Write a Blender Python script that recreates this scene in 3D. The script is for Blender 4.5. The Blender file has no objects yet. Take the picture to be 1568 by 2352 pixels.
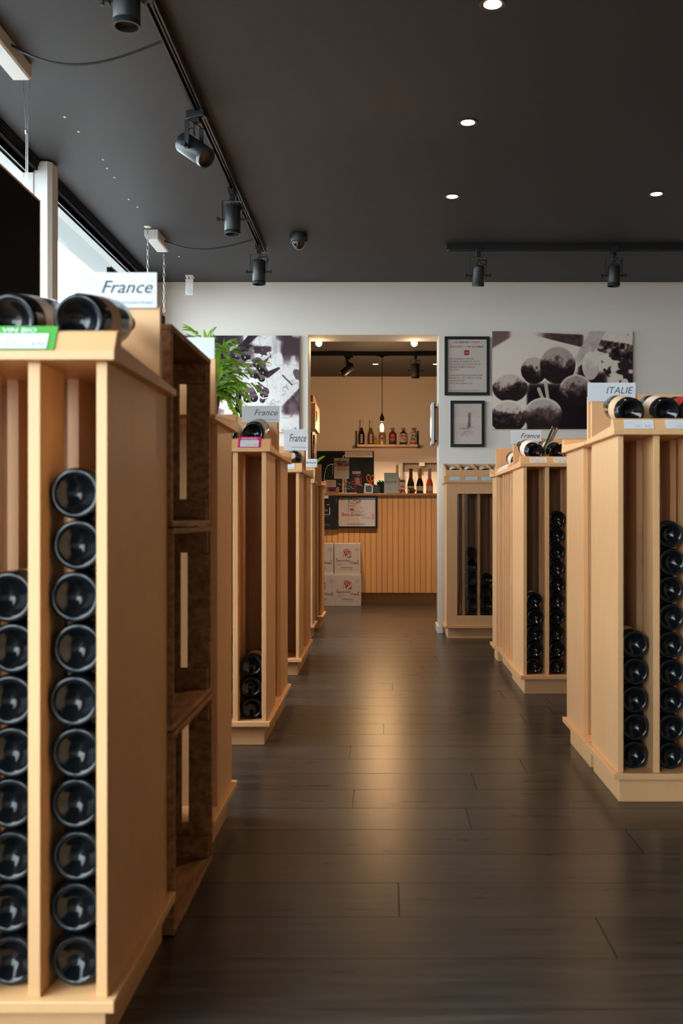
import bpy, bmesh, math, random
import numpy as np
from mathutils import Vector, Matrix, Quaternion

random.seed(7)
rng = np.random.RandomState(5)
S = bpy.context.scene
C = S.collection

# ------------------------------------------------------------------ camera
F = 2287.0; CX = 880.0; CY = 1190.0; HC = 0.82
cam_d = bpy.data.cameras.new('camera'); cam = bpy.data.objects.new('camera', cam_d); C.objects.link(cam)
cam.location = (0, 0, HC); cam.rotation_euler = (math.pi/2, 0, 0)
cam_d.sensor_fit = 'VERTICAL'; cam_d.sensor_height = 36.0; cam_d.lens = F/2352*36
cam_d.shift_x = -(CX-784)/2352; cam_d.shift_y = (CY-1176)/2352
cam_d.clip_start = 0.05; cam_d.clip_end = 200
cam_d.dof.use_dof = True; cam_d.dof.focus_distance = 7.5; cam_d.dof.aperture_fstop = 6.0
S.camera = cam

# ------------------------------------------------------------------ world, daylight portals, exposure
w = bpy.data.worlds.new('overcast_sky'); S.world = w; w.use_nodes = True
bg = w.node_tree.nodes['Background']; bg.inputs[0].default_value = (0.82, 0.935, 1.0, 1); bg.inputs[1].default_value = 18.5
S.view_settings.view_transform = 'Standard'; S.view_settings.look = 'None'
S.view_settings.gamma = 1; S.view_settings.use_curve_mapping = False
S.view_settings.exposure = -0.38
try:
    S.cycles.use_denoising = True; S.cycles.denoiser = 'OPENIMAGEDENOISE'
    S.cycles.max_bounces = 10; S.cycles.diffuse_bounces = 6; S.cycles.glossy_bounces = 4
    S.cycles.transparent_max_bounces = 16; S.cycles.transmission_bounces = 6
    S.cycles.caustics_reflective = False; S.cycles.caustics_refractive = False
    S.cycles.sample_clamp_indirect = 6
except Exception: pass

def portal(name, loc, rot, sx, sy):
    l = bpy.data.lights.new(name, 'AREA'); l.shape = 'RECTANGLE'; l.size = sx; l.size_y = sy
    l.cycles.is_portal = True
    o = bpy.data.objects.new(name, l); o.location = loc; o.rotation_euler = rot; C.objects.link(o)
portal('window_portal', (-1.72, 2.3, 1.35), (0, -math.pi/2, 0), 2.2, 9.6)
portal('shopfront_portal', (-1.12, -2.55, 1.3), (math.pi/2, 0, 0), .8, 2.4)

# ------------------------------------------------------------------ helpers
ORG = {}
def P(px, py, D): return Vector(((px-CX)/F*D, D, HC+(CY-py)/F*D))
def XX(px, D): return (px-CX)/F*D
def ZZ(py, D): return HC+(CY-py)/F*D

class MB:
    def __init__(s, f=None): s.v = []; s.f = []; s.map = f
    def add(s, vs, fs):
        n = len(s.v)
        for p in vs: s.v.append(s.map(*p) if s.map else tuple(p))
        for q in fs: s.f.append([i+n for i in q])
        return s
    def box(s, x0, x1, y0, y1, z0, z1):
        return s.add([(x0,y0,z0),(x1,y0,z0),(x1,y1,z0),(x0,y1,z0),(x0,y0,z1),(x1,y0,z1),(x1,y1,z1),(x0,y1,z1)],
              [(0,3,2,1),(4,5,6,7),(0,1,5,4),(1,2,6,5),(2,3,7,6),(3,0,4,7)])
    def obox(s, c, ex, ey, ez):      # oriented box: centre, three half-axis vectors
        c = Vector(c); ex, ey, ez = Vector(ex), Vector(ey), Vector(ez); vs = []
        for k in (-1, 1):
            for (i, j) in ((-1,-1),(1,-1),(1,1),(-1,1)): vs.append(tuple(c+ex*i+ey*j+ez*k))
        return s.add(vs, [(0,3,2,1),(4,5,6,7),(0,1,5,4),(1,2,6,5),(2,3,7,6),(3,0,4,7)])
    def prism(s, poly, fn, a, b):    # poly of 2-d points, fn(p,q,t)->xyz
        n = len(poly); vs = [fn(p, q, a) for p, q in poly]+[fn(p, q, b) for p, q in poly]
        fs = [list(range(n)), list(range(2*n-1, n-1, -1))]+[(i, i+n, (i+1)%n+n, (i+1)%n) for i in range(n)]
        return s.add(vs, fs)
    def lathe(s, prof, c=(0,0,0), axis=(0,0,1), n=24, caps=True):
        ax = Vector(axis).normalized(); q = Vector((0,0,1)).rotation_difference(ax); c = Vector(c)
        vs = []; fs = []
        for (z, r) in prof:
            for k in range(n):
                a = 2*math.pi*k/n; vs.append(tuple(c+q@Vector((r*math.cos(a), r*math.sin(a), z))))
        for i in range(len(prof)-1):
            for k in range(n):
                fs.append((i*n+k, i*n+(k+1)%n, (i+1)*n+(k+1)%n, (i+1)*n+k))
        if caps:
            fs.append(tuple(range(n-1, -1, -1))); m = (len(prof)-1)*n; fs.append(tuple(m+k for k in range(n)))
        return s.add(vs, fs)
    def cyl(s, p0, p1, r0, r1=None, n=16):
        p0, p1 = Vector(p0), Vector(p1); r1 = r0 if r1 is None else r1
        return s.lathe([(0, r0), ((p1-p0).length, r1)], p0, p1-p0, n)
    def tube(s, pts, r, n=8):
        pts = [Vector(p) for p in pts]; vs = []; fs = []
        t = (pts[1]-pts[0]).normalized(); u = t.orthogonal().normalized()
        for i, p in enumerate(pts):
            t2 = (pts[min(i+1, len(pts)-1)]-pts[max(i-1, 0)]).normalized()
            u = (u-t2*u.dot(t2)); u = u.normalized() if u.length > 1e-6 else t2.orthogonal().normalized()
            v = t2.cross(u)
            for k in range(n):
                a = 2*math.pi*k/n; vs.append(tuple(p+(u*math.cos(a)+v*math.sin(a))*r))
        for i in range(len(pts)-1):
            for k in range(n): fs.append((i*n+k, i*n+(k+1)%n, (i+1)*n+(k+1)%n, (i+1)*n+k))
        fs.append(tuple(range(n-1, -1, -1))); m = (len(pts)-1)*n; fs.append(tuple(m+k for k in range(n)))
        return s.add(vs, fs)
    def disc(s, c, r, ex=(1,0,0), ey=(0,0,1), n=20, ry=None):
        c, ex, ey = Vector(c), Vector(ex), Vector(ey); ry = ry or r
        return s.add([tuple(c+ex*r*math.cos(2*math.pi*k/n)+ey*ry*math.sin(2*math.pi*k/n)) for k in range(n)], [tuple(range(n))])
    def quad(s, a, b, c, d): return s.add([a, b, c, d], [(0,1,2,3)])
    def build(s, name, mat, parent=None, bevel=0, smooth=False, org=None):
        o0 = Vector(org) if org is not None else (ORG[parent.name] if parent is not None else Vector((0,0,0)))
        me = bpy.data.meshes.new(name)
        me.from_pydata([tuple(Vector(v)-o0) for v in s.v], [], s.f)
        bm = bmesh.new(); bm.from_mesh(me)
        bmesh.ops.recalc_face_normals(bm, faces=bm.faces); bm.to_mesh(me); bm.free()
        if smooth:
            me.polygons.foreach_set('use_smooth', [True]*len(me.polygons))
            try: me.set_sharp_from_angle(angle=math.radians(38))
            except Exception: pass
        me.materials.append(mat)
        o = bpy.data.objects.new(name, me); C.objects.link(o)
        if parent is not None:
            o.parent = parent
        else: o.location = o0
        ORG[o.name] = o0
        if bevel:
            b = o.modifiers.new('edge_round', 'BEVEL'); b.width = bevel; b.segments = 2; b.limit_method = 'ANGLE'; b.angle_limit = math.radians(40)
        return o

def tag(o, label=None, cat=None, group=None, kind=None):
    if label: o['label'] = label
    if cat: o['category'] = cat
    if group: o['group'] = group
    if kind: o['kind'] = kind
    return o
def thing(name, loc, label, cat, group=None):
    o = bpy.data.objects.new(name, None); o.empty_display_size = .05; C.objects.link(o); o.location = loc
    ORG[o.name] = Vector(loc); return tag(o, label, cat, group)
def struct(name, mb, mat, parent=None, **k):
    o = mb.build(name, mat, parent, **k)
    if parent is None: o['kind'] = 'structure'
    return o
def copy_tree(root, **kw):
    r = root.copy(); C.objects.link(r)
    for ch in list(root.children):
        c = ch.copy(); C.objects.link(c); c.parent = r
        for g in list(ch.children):
            d = g.copy(); C.objects.link(d); d.parent = c
    return r

# ------------------------------------------------------------------ materials
def lin(c): return tuple(((x/255)/12.92 if x/255 <= .04045 else ((x/255+.055)/1.055)**2.4) for x in c)
MATS = {}
def mat(name, col, rough=.5, metal=0., spec=.5, coat=0., emis=None, es=0., trans=0., ior=1.45, srgb=False, alpha=None):
    if name in MATS: return MATS[name]
    if srgb: col = lin(col)
    m = bpy.data.materials.new(name); m.use_nodes = True; b = m.node_tree.nodes['Principled BSDF']
    b.inputs['Base Color'].default_value = (*col, 1); b.inputs['Roughness'].default_value = rough
    b.inputs['Metallic'].default_value = metal; b.inputs['Specular IOR Level'].default_value = spec
    b.inputs['Coat Weight'].default_value = coat; b.inputs['Coat Roughness'].default_value = .05
    b.inputs['Transmission Weight'].default_value = trans; b.inputs['IOR'].default_value = ior
    if emis: b.inputs['Emission Color'].default_value = (*emis, 1); b.inputs['Emission Strength'].default_value = es
    MATS[name] = m; return m
def nodes(m): return m.node_tree.nodes, m.node_tree.links, m.node_tree.nodes['Principled BSDF']
def grain(name, c1, c2, scale, rough=.5, c3=None, detail=6, bump=.0, objrand=0., nscale=3., rvar=0., spec=.5):
    m = mat(name, c1, rough, spec=spec); N, L, b = nodes(m)
    tc = N.new('ShaderNodeTexCoord'); mp = N.new('ShaderNodeMapping'); mp.inputs['Scale'].default_value = scale
    L.new(tc.outputs['Object'], mp.inputs['Vector'])
    vec = mp.outputs[0]
    oi = N.new('ShaderNodeObjectInfo')
    if objrand:
        ad = N.new('ShaderNodeVectorMath'); ad.operation = 'ADD'; ml = N.new('ShaderNodeMath'); ml.operation = 'MULTIPLY'; ml.inputs[1].default_value = 57.
        L.new(oi.outputs['Random'], ml.inputs[0]); L.new(mp.outputs[0], ad.inputs[0]); L.new(ml.outputs[0], ad.inputs[1]); vec = ad.outputs[0]
    no = N.new('ShaderNodeTexNoise'); no.inputs['Scale'].default_value = nscale; no.inputs['Detail'].default_value = detail; no.inputs['Roughness'].default_value = .6
    L.new(vec, no.inputs['Vector'])
    r = N.new('ShaderNodeValToRGB'); r.color_ramp.elements[0].position = .3; r.color_ramp.elements[1].position = .7
    r.color_ramp.elements[0].color = (*c1, 1); r.color_ramp.elements[1].color = (*c2, 1)
    if c3: e = r.color_ramp.elements.new(.5); e.color = (*c3, 1)
    L.new(no.outputs[0], r.inputs[0]); out = r.outputs[0]
    if objrand:
        hs = N.new('ShaderNodeHueSaturation'); mr = N.new('ShaderNodeMapRange'); mr.inputs[3].default_value = 1-objrand; mr.inputs[4].default_value = 1+objrand
        L.new(oi.outputs['Random'], mr.inputs[0]); L.new(mr.outputs[0], hs.inputs['Value']); L.new(out, hs.inputs['Color']); out = hs.outputs[0]
    L.new(out, b.inputs['Base Color'])
    if bump:
        bp = N.new('ShaderNodeBump'); bp.inputs['Strength'].default_value = bump; bp.inputs['Distance'].default_value = .002
        L.new(no.outputs[0], bp.inputs['Height']); L.new(bp.outputs[0], b.inputs['Normal'])
    if rvar:
        mr2 = N.new('ShaderNodeMapRange'); mr2.inputs[1].default_value = .3; mr2.inputs[2].default_value = .7; mr2.inputs[3].default_value = rough-rvar; mr2.inputs[4].default_value = rough+rvar
        L.new(no.outputs[0], mr2.inputs[0]); L.new(mr2.outputs[0], b.inputs['Roughness'])
    return m

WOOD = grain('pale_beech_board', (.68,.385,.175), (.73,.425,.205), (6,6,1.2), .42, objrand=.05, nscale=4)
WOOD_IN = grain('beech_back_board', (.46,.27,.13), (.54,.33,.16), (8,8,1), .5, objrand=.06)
CRATE = grain('aged_crate_wood', (.12,.046,.014), (.38,.17,.055), (22,3,22), .6, c3=(.25,.105,.033), bump=.4, objrand=.25)
COUNTER = grain('counter_slat_wood', (.60,.325,.135), (.66,.37,.16), (9,9,1), .4, objrand=.06)
FLOORM = grain('dark_brown_plank', (.021,.0158,.0130), (.058,.046,.039), (1.3,16,1), .30, c3=(.035,.0275,.023), objrand=.22, rvar=.03, nscale=2.5, spec=.55)
FLOOR_GAP = mat('floor_joint', (.008,.006,.005), .6)
WALL = grain('offwhite_wall_paint', (.78,.75,.68), (.81,.78,.71), (1,1,1), .75, bump=.05, nscale=90)
WALL_WARM = grain('cream_back_wall_paint', (.78,.70,.63), (.80,.72,.65), (1,1,1), .75, bump=.05, nscale=90)
CEIL = grain('charcoal_ceiling_paint', (.035,.036,.041), (.041,.042,.047), (1,1,1), .6, nscale=60)
WHITE = mat('white_paint', (.80,.82,.80), .45)
PVC = mat('white_plastic', (.78,.76,.72), .4)
BLACK = mat('black_lacquer', (.012,.013,.015), .45, spec=.3)
TRACKB = mat('black_aluminium', (.012,.014,.016), .35, spec=.6)
SPOTB = mat('spot_black_metal', (.013,.018,.020), .4, spec=.6)
CHROME = mat('bright_steel', (.6,.6,.58), .3, metal=1)
CABLE = mat('black_cable', (.012,.013,.015), .5)
PAPER = mat('white_card', (.62,.66,.69), .6)
PAPERW = mat('cream_card', (.70,.64,.56), .6)
INK = mat('dark_ink', (.05,.05,.055), .7)
INKG = mat('grey_ink', (.30,.32,.34), .7)
INKL = mat('pale_grey_ink', (.52,.57,.62), .7)
RED = mat('red_ink', (.42,.02,.04), .6)
PINK = mat('magenta_card', (.55,.01,.16), .5)
GREEN = mat('green_card', (.07,.32,.045), .5)
GLASSK = mat('dark_bottle_glass', (.003,.005,.007), .13, spec=.45)
FOILK = mat('black_capsule', (.012,.012,.014), .35)
FOILS = mat('silver_capsule', (.55,.53,.5), .3, metal=.9)
FOILR = mat('wine_red_capsule', (.12,.01,.015), .35)
LABEL = mat('cream_bottle_label', (.66,.58,.47), .6)
LABELG = mat('silver_grey_bottle_label', (.5,.5,.5), .35, metal=.3)
LABELR = mat('red_bottle_label', (.40,.02,.03), .5)
SCREENM = mat('terminal_screen', (.03,.07,.12), .2)
ORANGE = mat('orange_plastic', (.75,.16,.02), .4)
MAROON = mat('dark_ruby_glass', (.03,.006,.008), .08, spec=.6)
LEAFM = grain('leaf_green', (.10,.33,.015), (.38,.62,.06), (12,12,12), .45, objrand=.3)
_N, _L, _b = nodes(LEAFM); _t = _N.new('ShaderNodeBsdfTranslucent'); _m = _N.new('ShaderNodeMixShader'); _m.inputs[0].default_value = .4
_L.new(_b.inputs['Base Color'].links[0].from_socket, _t.inputs[0]); _L.new(_b.outputs[0], _m.inputs[1]); _L.new(_t.outputs[0], _m.inputs[2]); _L.new(_m.outputs[0], _N['Material Output'].inputs[0])
STEMM = mat('stem_green', (.10,.22,.03), .6)
CARTON = grain('grey_white_carton', (.47,.45,.46), (.51,.49,.50), (3,3,3), .7)

def thin_glass(name, tint=(1,1,1), refl=.06, rough=.0):
    m = bpy.data.materials.new(name); m.use_nodes = True; N = m.node_tree.nodes; L = m.node_tree.links
    N.remove(N['Principled BSDF']); out = N['Material Output']
    t = N.new('ShaderNodeBsdfTransparent'); t.inputs[0].default_value = (*tint, 1)
    g = N.new('ShaderNodeBsdfGlossy'); g.inputs['Roughness'].default_value = rough
    lw = N.new('ShaderNodeLayerWeight'); lw.inputs[0].default_value = .5      # Schlick curve, the same for both sides of a pane
    pw = N.new('ShaderNodeMath'); pw.operation = 'POWER'; pw.inputs[1].default_value = 5; L.new(lw.outputs['Facing'], pw.inputs[0])
    mr = N.new('ShaderNodeMapRange'); mr.inputs[3].default_value = refl*.5; mr.inputs[4].default_value = .9; L.new(pw.outputs[0], mr.inputs[0])
    mx = N.new('ShaderNodeMixShader'); L.new(mr.outputs[0], mx.inputs[0]); L.new(t.outputs[0], mx.inputs[1]); L.new(g.outputs[0], mx.inputs[2])
    L.new(mx.outputs[0], out.inputs[0]); MATS[name] = m; return m
PANE = thin_glass('clear_pane')
PANE_T = thin_glass('greyish_acrylic', (.92,.92,.92))
CLEAR = thin_glass('clear_jar_glass', (.93,.93,.90))
def vcol(name, rough=.5):
    m = mat(name, (1,1,1), rough, spec=.12); N, L, b = nodes(m); a = N.new('ShaderNodeVertexColor'); a.layer_name = 'Col'
    L.new(a.outputs[0], b.inputs['Base Color']); return m
PRINT = vcol('photo_print', .55)

# ------------------------------------------------------------------ text
def text_mesh(s, shear=0., bold=0., space=1.):
    cu = bpy.data.curves.new('t', 'FONT'); cu.body = s; cu.shear = shear; cu.offset = bold; cu.space_character = space; cu.resolution_u = 2
    o = bpy.data.objects.new('t', cu); C.objects.link(o)
    dg = bpy.context.evaluated_depsgraph_get(); dg.update()
    me = bpy.data.meshes.new_from_object(o.evaluated_get(dg))
    vs = [v.co.copy() for v in me.vertices]; fs = [tuple(p.vertices) for p in me.polygons]
    bpy.data.objects.remove(o); bpy.data.curves.remove(cu); bpy.data.meshes.remove(me)
    return vs, fs
def add_text(mb, s, o, ex, ey, width=None, height=None, anchor='l', shear=0., bold=0., space=1.):
    """o: anchor point of the baseline; ex/ey unit vectors in the sheet; width fits the line; height is the cap height"""
    vs, fs = text_mesh(s, shear, bold, space)
    if not vs: return
    x0 = min(v.x for v in vs); x1 = max(v.x for v in vs); W = x1-x0
    cap = .70
    if width and height: sx = width/W; sy = height/cap
    elif width: sx = sy = width/W
    else: sx = sy = height/cap
    dx = {'l': 0, 'c': -W*sx/2, 'r': -W*sx}[anchor]
    o, ex, ey = Vector(o), Vector(ex), Vector(ey)
    mb.add([tuple(o+ex*(dx+(v.x-x0)*sx)+ey*(v.y*sy)) for v in vs], fs)
EX, EZ = (1,0,0), (0,0,1)
def bar(mb, x0, x1, z0, z1, y): mb.quad((x0,y,z0),(x1,y,z0),(x1,y,z1),(x0,y,z1))
def line(mb, pts, t, y):     # thin ribbon in an XZ sheet
    for (a, b), (c, d) in zip(pts[:-1], pts[1:]):
        L = math.hypot(c-a, d-b) or 1e-6; nx, nz = -(d-b)/L*t/2, (c-a)/L*t/2
        mb.quad((a+nx,y,b+nz),(c+nx,y,d+nz),(c-nx,y,d-nz),(a-nx,y,b-nz))

# ------------------------------------------------------------------ room shell
ZC = 2.503; YW = 7.10; YW2 = 7.37; YB = 11.84; XL = -1.62; XR = 3.2; YF = -2.5
DX0, DX1 = XX(707, YW), XX(1007.5, YW); DZ = ZZ(769, YW)
fl = MB(); fl.box(XL-.1, XR+.1, YF-.1, YB+.1, -.06, -.004)
floor = struct('floor', fl, FLOOR_GAP)
PW = .192; pl = None; row = 0; y = YF
def plank_mesh(L):
    m = MB(); g = .0012
    m.box(0+g, L-g, 0+g, PW-g, -.008, 0)
    o = m.build('plank', FLOORM, floor); return o
plank = {}
y = -0.45
while y < YW2:
    x = -1.62-random.random()*1.0
    while x < 3.2:
        L = 1.24
        if x+L > -1.62 and not (y > 3 and x > 2.2):
            if not plank: o = plank_mesh(L); plank['m'] = o
            else: o = plank['m'].copy(); C.objects.link(o); o.parent = floor
            o.location = (x, y, 0)
        x += L
    y += PW
# beyond the planks that can be told apart the boards are one surface
fs_ = MB(); fs_.box(XL-.1, XR+.1, y, YB, -.006, 0); fb = fs_.build('far_boards', FLOORM, floor); fb['kind'] = 'stuff'
fs_ = MB(); fs_.box(XL-.1, XR+.1, YF-.1, -.45, -.006, 0); fb = fs_.build('near_boards', FLOORM, floor); fb['kind'] = 'stuff'

struct('ceiling', MB().box(XL-.1, XR+.1, YF-.1, YB+.1, ZC, ZC+.15), CEIL)
wb = MB(); wb.box(XL-.1, DX0, YW, YW2, 0, ZC).box(DX1, XR+.1, YW, YW2, 0, ZC).box(DX0, DX1, YW, YW2, DZ, ZC)
struct('wall_back', wb, WALL)
struct('wall_far', MB().box(XL-.1, XR+.1, YB, YB+.1, 0, ZC), WALL_WARM)
struct('wall_right', MB().box(XR, XR+.1, YF, YB, 0, ZC), grain('warm_bounce_wall', (.28,.16,.075), (.33,.19,.09), (6,6,1), .6))  # unseen wall, toned like wood to bounce dim warm light onto the left racks
struct('wall_left_sill', MB().box(XL-.12, XL, YF, YW, 0, .42), WALL).name = 'wall_left'
struct('wall_left_added_pier', MB().box(XL-.12, XL, 6.88, YW, 0, ZC), WALL)  # pier added to keep window daylight off the back wall
struct('wall_left_rear', MB().box(XL-.12, XL, YW2, YB, 0, ZC), WALL_WARM)
struct('wall_front', MB().box(XL-.1, XR+.1, YF-.1, YF, 0, .12).box(XL-.1, -1.5, YF-.1, YF, .12, ZC).box(-.75, XR+.1, YF-.1, YF, .12, ZC), WALL)  # unseen wall, closed in around the window to limit frontal daylight
# skirting beside the doorway
struct('baseboard_back', MB().box(DX1-.006, .424, YW-.012, YW, 0, .05).box(DX1-.012, DX1, YW-.006, YW2+.006, 0, .05), WHITE, bevel=.002)
# window band of the left wall
for i, (y0, y1) in enumerate(((YF, -.1), (-.1, 2.3), (2.3, 4.70), (4.70, 6.88))):
    wn = thing('window_%d' % (i+1), (XL-.04, y0, .42), None, None); wn['kind'] = 'structure'
    fr = MB(); t = .035
    fr.box(XL-.07, XL-.02, y0, y1, .42, .42+t).box(XL-.07, XL-.02, y0, y1, 2.44, 2.455)
    fr.box(XL-.07, XL-.02, y0, y0+t, .42, 2.45).box(XL-.07, XL-.02, y1-t, y1, .42, 2.45)
    fr.build('window_frame', WHITE, wn)
    MB().box(XL-.05, XL-.044, y0+t, y1-t, .42+t, 2.44).build('pane', PANE, wn)
for j, yy in enumerate((-.1, 2.3, 4.72)):
    m = MB(); m.prism([(XL-.02,yy-.05),(XL+.045,yy-.05),(XL+.062,yy-.03),(XL+.062,yy+.05),(XL-.02,yy+.05)], lambda p,q,t: (p,q,t), .42, 2.494)
    struct('trim_%d' % (j+1), m, WHITE)
# curtain rail against the ceiling
m = MB(); m.box(XL-.02, XL, YF, YW, 2.452, ZC)
for k, (a, b) in enumerate(((0.0,.004),(.005,.008),(.009,.012))): m.box(XL+a, XL+b, YF, YW, 2.470+k*.010, ZC)
struct('trim_4', m, mat('matt_black_rail', (.012,.011,.012), .7, spec=.15))
# canopy outside over the window
struct('trim_5', MB().box(XL-.30, XL-.07, YF-1, YW+1, 2.455, 2.56), mat('canopy_soffit', (.62,.68,.68), .7))
struct('trim_6', MB().box(XL-.12, XL-.02, YF, YW, 2.44, ZC), WHITE)
# unseen shop front behind the viewer, narrowed to steer the daylight
wn = thing('window_5', (0, YF, .12), None, None); wn['kind'] = 'structure'
fr = MB().box(-1.5, -.75, YF-.07, YF-.02, .12, .17).box(-1.5, -.75, YF-.07, YF-.02, ZC-.06, ZC)
for xx in (-1.5, -.8): fr.box(xx, xx+.05, YF-.07, YF-.02, .17, ZC-.06)
fr.build('window_frame', WHITE, wn); MB().box(-1.5, -.75, YF-.05, YF-.044, .17, ZC-.06).build('pane', PANE, wn)
pave = grain('grey_pavement', (.18,.18,.18), (.23,.23,.23), (1,1,1), .8, nscale=8)
struct('ground_outside', MB().box(-40, XL-.12, -40, 40, -.2, -.1).box(XL-.12, 40, -40, YF-.1, -.2, -.1), pave)

# ------------------------------------------------------------------ bottles
def bottle_profile(r=.0405, h=.296, shoulder=.185, neck_r=.0142, kind='burg'):
    base = [(.020,.0005),(.0185,.010),(.012,.020),(.004,.028),(.0008,.0315),(0,.0345),(.0006,.037),(.0035,.0393),(.009,r)]
    base = [(a, b*(r/.0405) if i > 0 else b) for i, (a, b) in enumerate(base)]
    body = [(shoulder*.55, r), (shoulder*.8, r*.995)]
    if kind == 'burg': sh = [(shoulder, r*.96),(shoulder+.02, r*.80),(shoulder+.04, r*.58),(shoulder+.055, r*.43)]
    elif kind == 'round': sh = [(shoulder, r*.98),(shoulder+.012, r*.86),(shoulder+.02, r*.62),(shoulder+.026, r*.45)]
    else: sh = [(shoulder+.01, r*.97),(shoulder+.025, r*.80),(shoulder+.035, r*.52),(shoulder+.043, r*.4)]
    top = [(h-.045, neck_r*1.05),(h-.012, neck_r),(h-.011, neck_r*1.1),(h-.002, neck_r*1.1),(h, neck_r*.9)]
    return base+body+sh+top
def make_bottle(name, label, glass=GLASSK, foil=FOILK, lab=LABEL, r=.0405, h=.296, shoulder=.185, kind='burg', n=40, lz=(.05,.13), mark=None, neck_band=None, group=None, cat='bottle', foil_len=.06, neck_r=.0142):
    t = thing(name, (0,0,0), label, cat, group)
    MB().lathe(bottle_profile(r, h, shoulder, neck_r, kind), n=n).build('glass_body', glass, t, smooth=True)
    f = MB().lathe([(h-foil_len, neck_r*1.12),(h-.014, neck_r*1.07),(h-.013, neck_r*1.18),(h-.001, neck_r*1.18),(h+.0008, neck_r*1.05)], n=20)
    f.build('capsule', foil, t, smooth=True)
    if lab:
        l = MB().lathe([(lz[0], r+.0004),(lz[1], r+.0004)], n=n, caps=False).build('paper_label', lab, t, smooth=True)
        if mark:
            q = MB()
            for k in range(-2, 3):
                a0 = math.pi/2+k*.14-.07+.5; a1 = a0+.14; z0, z1 = lz[0]+.025, lz[0]+.045
                rr = r+.0009; q.quad((rr*math.cos(a0),rr*math.sin(a0),z0),(rr*math.cos(a1),rr*math.sin(a1),z0),(rr*math.cos(a1),rr*math.sin(a1),z1),(rr*math.cos(a0),rr*math.sin(a0),z1))
            q.build('emblem', mark, l)
    if neck_band: MB().lathe([(shoulder+.028, r*.71+.0006),(shoulder+.05, r*.49+.0006)], n=n, caps=False).build('neck_label', neck_band, t, smooth=True)
    return t
def lay(o, base_c, d, scale=1., roll=0.):
    """lay a bottle with the centre of its base at base_c and its neck along d"""
    q = Vector((0,0,1)).rotation_difference(Vector(d).normalized())
    o.rotation_mode = 'QUATERNION'; o.rotation_quaternion = q @ Quaternion((0,0,1), roll)
    o.location = base_c; o.scale = (scale, scale, 1)
proto = make_bottle('wine_bottle', None, cat='bottle')
proto2 = None; first_used = [False]
ORD = ['lowest','second from bottom','third from bottom','fourth from bottom','fifth from bottom','sixth from bottom','seventh from bottom','eighth from bottom','ninth from bottom','tenth from bottom']
def fill(rk, col, n, r, where, group, zig=.0018, v0=.035, u0=None):
    for k in range(n):
        if not first_used[0]: o = proto; first_used[0] = True
        else: o = copy_tree(proto)
        u = (u0 if u0 is not None else .0166+.0422+col*.103)+(zig if k % 2 else -zig)
        c = Vector(rk['map'](u, v0+random.uniform(-.006,.006), .09+r+k*(2*r-.0001)))
        d = Vector(rk['map'](u, 1, 0))-Vector(rk['map'](u, 0, 0))
        lay(o, c, d, r/.0405, random.random()*6)
        nm = 'topmost' if k == n-1 else ORD[k]
        tag(o, 'dark wine bottle lying base-out, %s %s' % (nm, where), 'bottle', group)

# ------------------------------------------------------------------ racks
def rack(name, label, org, U, V, W=1.03, d=.32, tot=.40, cols=10, bb=True, glazed=False, detail=True, group=None, top_board=False, bbv=.36, fin=.026):
    def f(u, v, z): return (org[0]+U[0]*u+V[0]*v, org[1]+U[1]*u+V[1]*v, z)
    t = thing(name, (*f(0,0,0)[:2], 0), label, 'wine rack', group)
    B = lambda: MB(f)
    B().box(.009, W-.009, .022, tot-.016, 0, .074).build('plinth', WOOD, t, bevel=.0015)
    B().box(-.014, W+.014, -.014, tot, .072, .090).build('base_board', WOOD, t, bevel=.002)
    B().box(0, .0166, 0, d, .09, 1.058).build('side_panel', WOOD, t, bevel=.0012)
    B().box(W-.0166, W, 0, d, .09, 1.058).build('side_panel', WOOD, t, bevel=.0012)
    if tot-d > .02:
        B().box(fin, fin+.014, d, tot-.001, .09, 1.058).build('filler_panel', WOOD, t)
        B().box(W-fin-.014, W-fin, d, tot-.001, .09, 1.058).build('filler_panel', WOOD, t)
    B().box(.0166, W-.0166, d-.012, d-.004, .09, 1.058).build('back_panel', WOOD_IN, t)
    p = (W-.0166)/cols if W < 1 else .103
    n = int((W-.03)/p)
    for i in range(1, n+(0 if W < 1 else 0)):
        u = i*.103+.0166/2 if W >= 1 else i*p+.008
        if glazed: u = glazed[i-1]
        if u > W-.05: break
        v1 = .022 if glazed else 0
        B().box(u-.0093, u+.0093, v1, .115, .09, 1.058).build('divider', WOOD, t, bevel=.0012)
        B().box(u-.0093, u+.0093, .19, min(.307, d-.013), .09, 1.058).build('rear_divider', WOOD, t)
    prof = [(-.019,1.058),(-.019,1.0715),(-.002,1.103),(.010,1.1075),(.022,1.0862),(tot,1.070),(tot,1.058)]
    B().prism(prof, lambda p_, q_, t_: (t_, p_, q_), -.016, W+.016).build('display_tray', WOOD, t, bevel=.0015)
    if bb:
        B().box(0, W, bbv, bbv+.016, 1.066, 1.22).build('backboard', WOOD, t, bevel=.0015)
        if bbv > .28: B().box(.06, W-.02, .268, .282, 1.068, 1.1545).build('neck_rest', WOOD, t)
    if top_board:
        B().box(0.004, W, bbv+.016, tot+.004+(tot-bbv-.02), 1.203, 1.219).build('top_board', WOOD, t)
    return {'t': t, 'map': f, 'W': W}
LU, RU, VB, VF = (-1,0), (1,0), (0,1), (0,-1)
XLr, XRr = -.42, .672
r1 = rack('wine_rack', 'nearest wine rack on the left, two full bottle columns facing the viewer', (XLr, 1.516), LU, VB, tot=.432, d=.325, fin=.003)
r1b = rack('wine_rack', 'left rack facing away, just beyond the three stacked dark crates', (XLr, 2.762), LU, VF, tot=.365, d=.24, bbv=.25)
r2 = rack('wine_rack', 'left rack under the France sign with the pink NOUVEAU card', (XLr, 3.578), LU, VB, tot=.398, d=.30, top_board=True)
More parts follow.
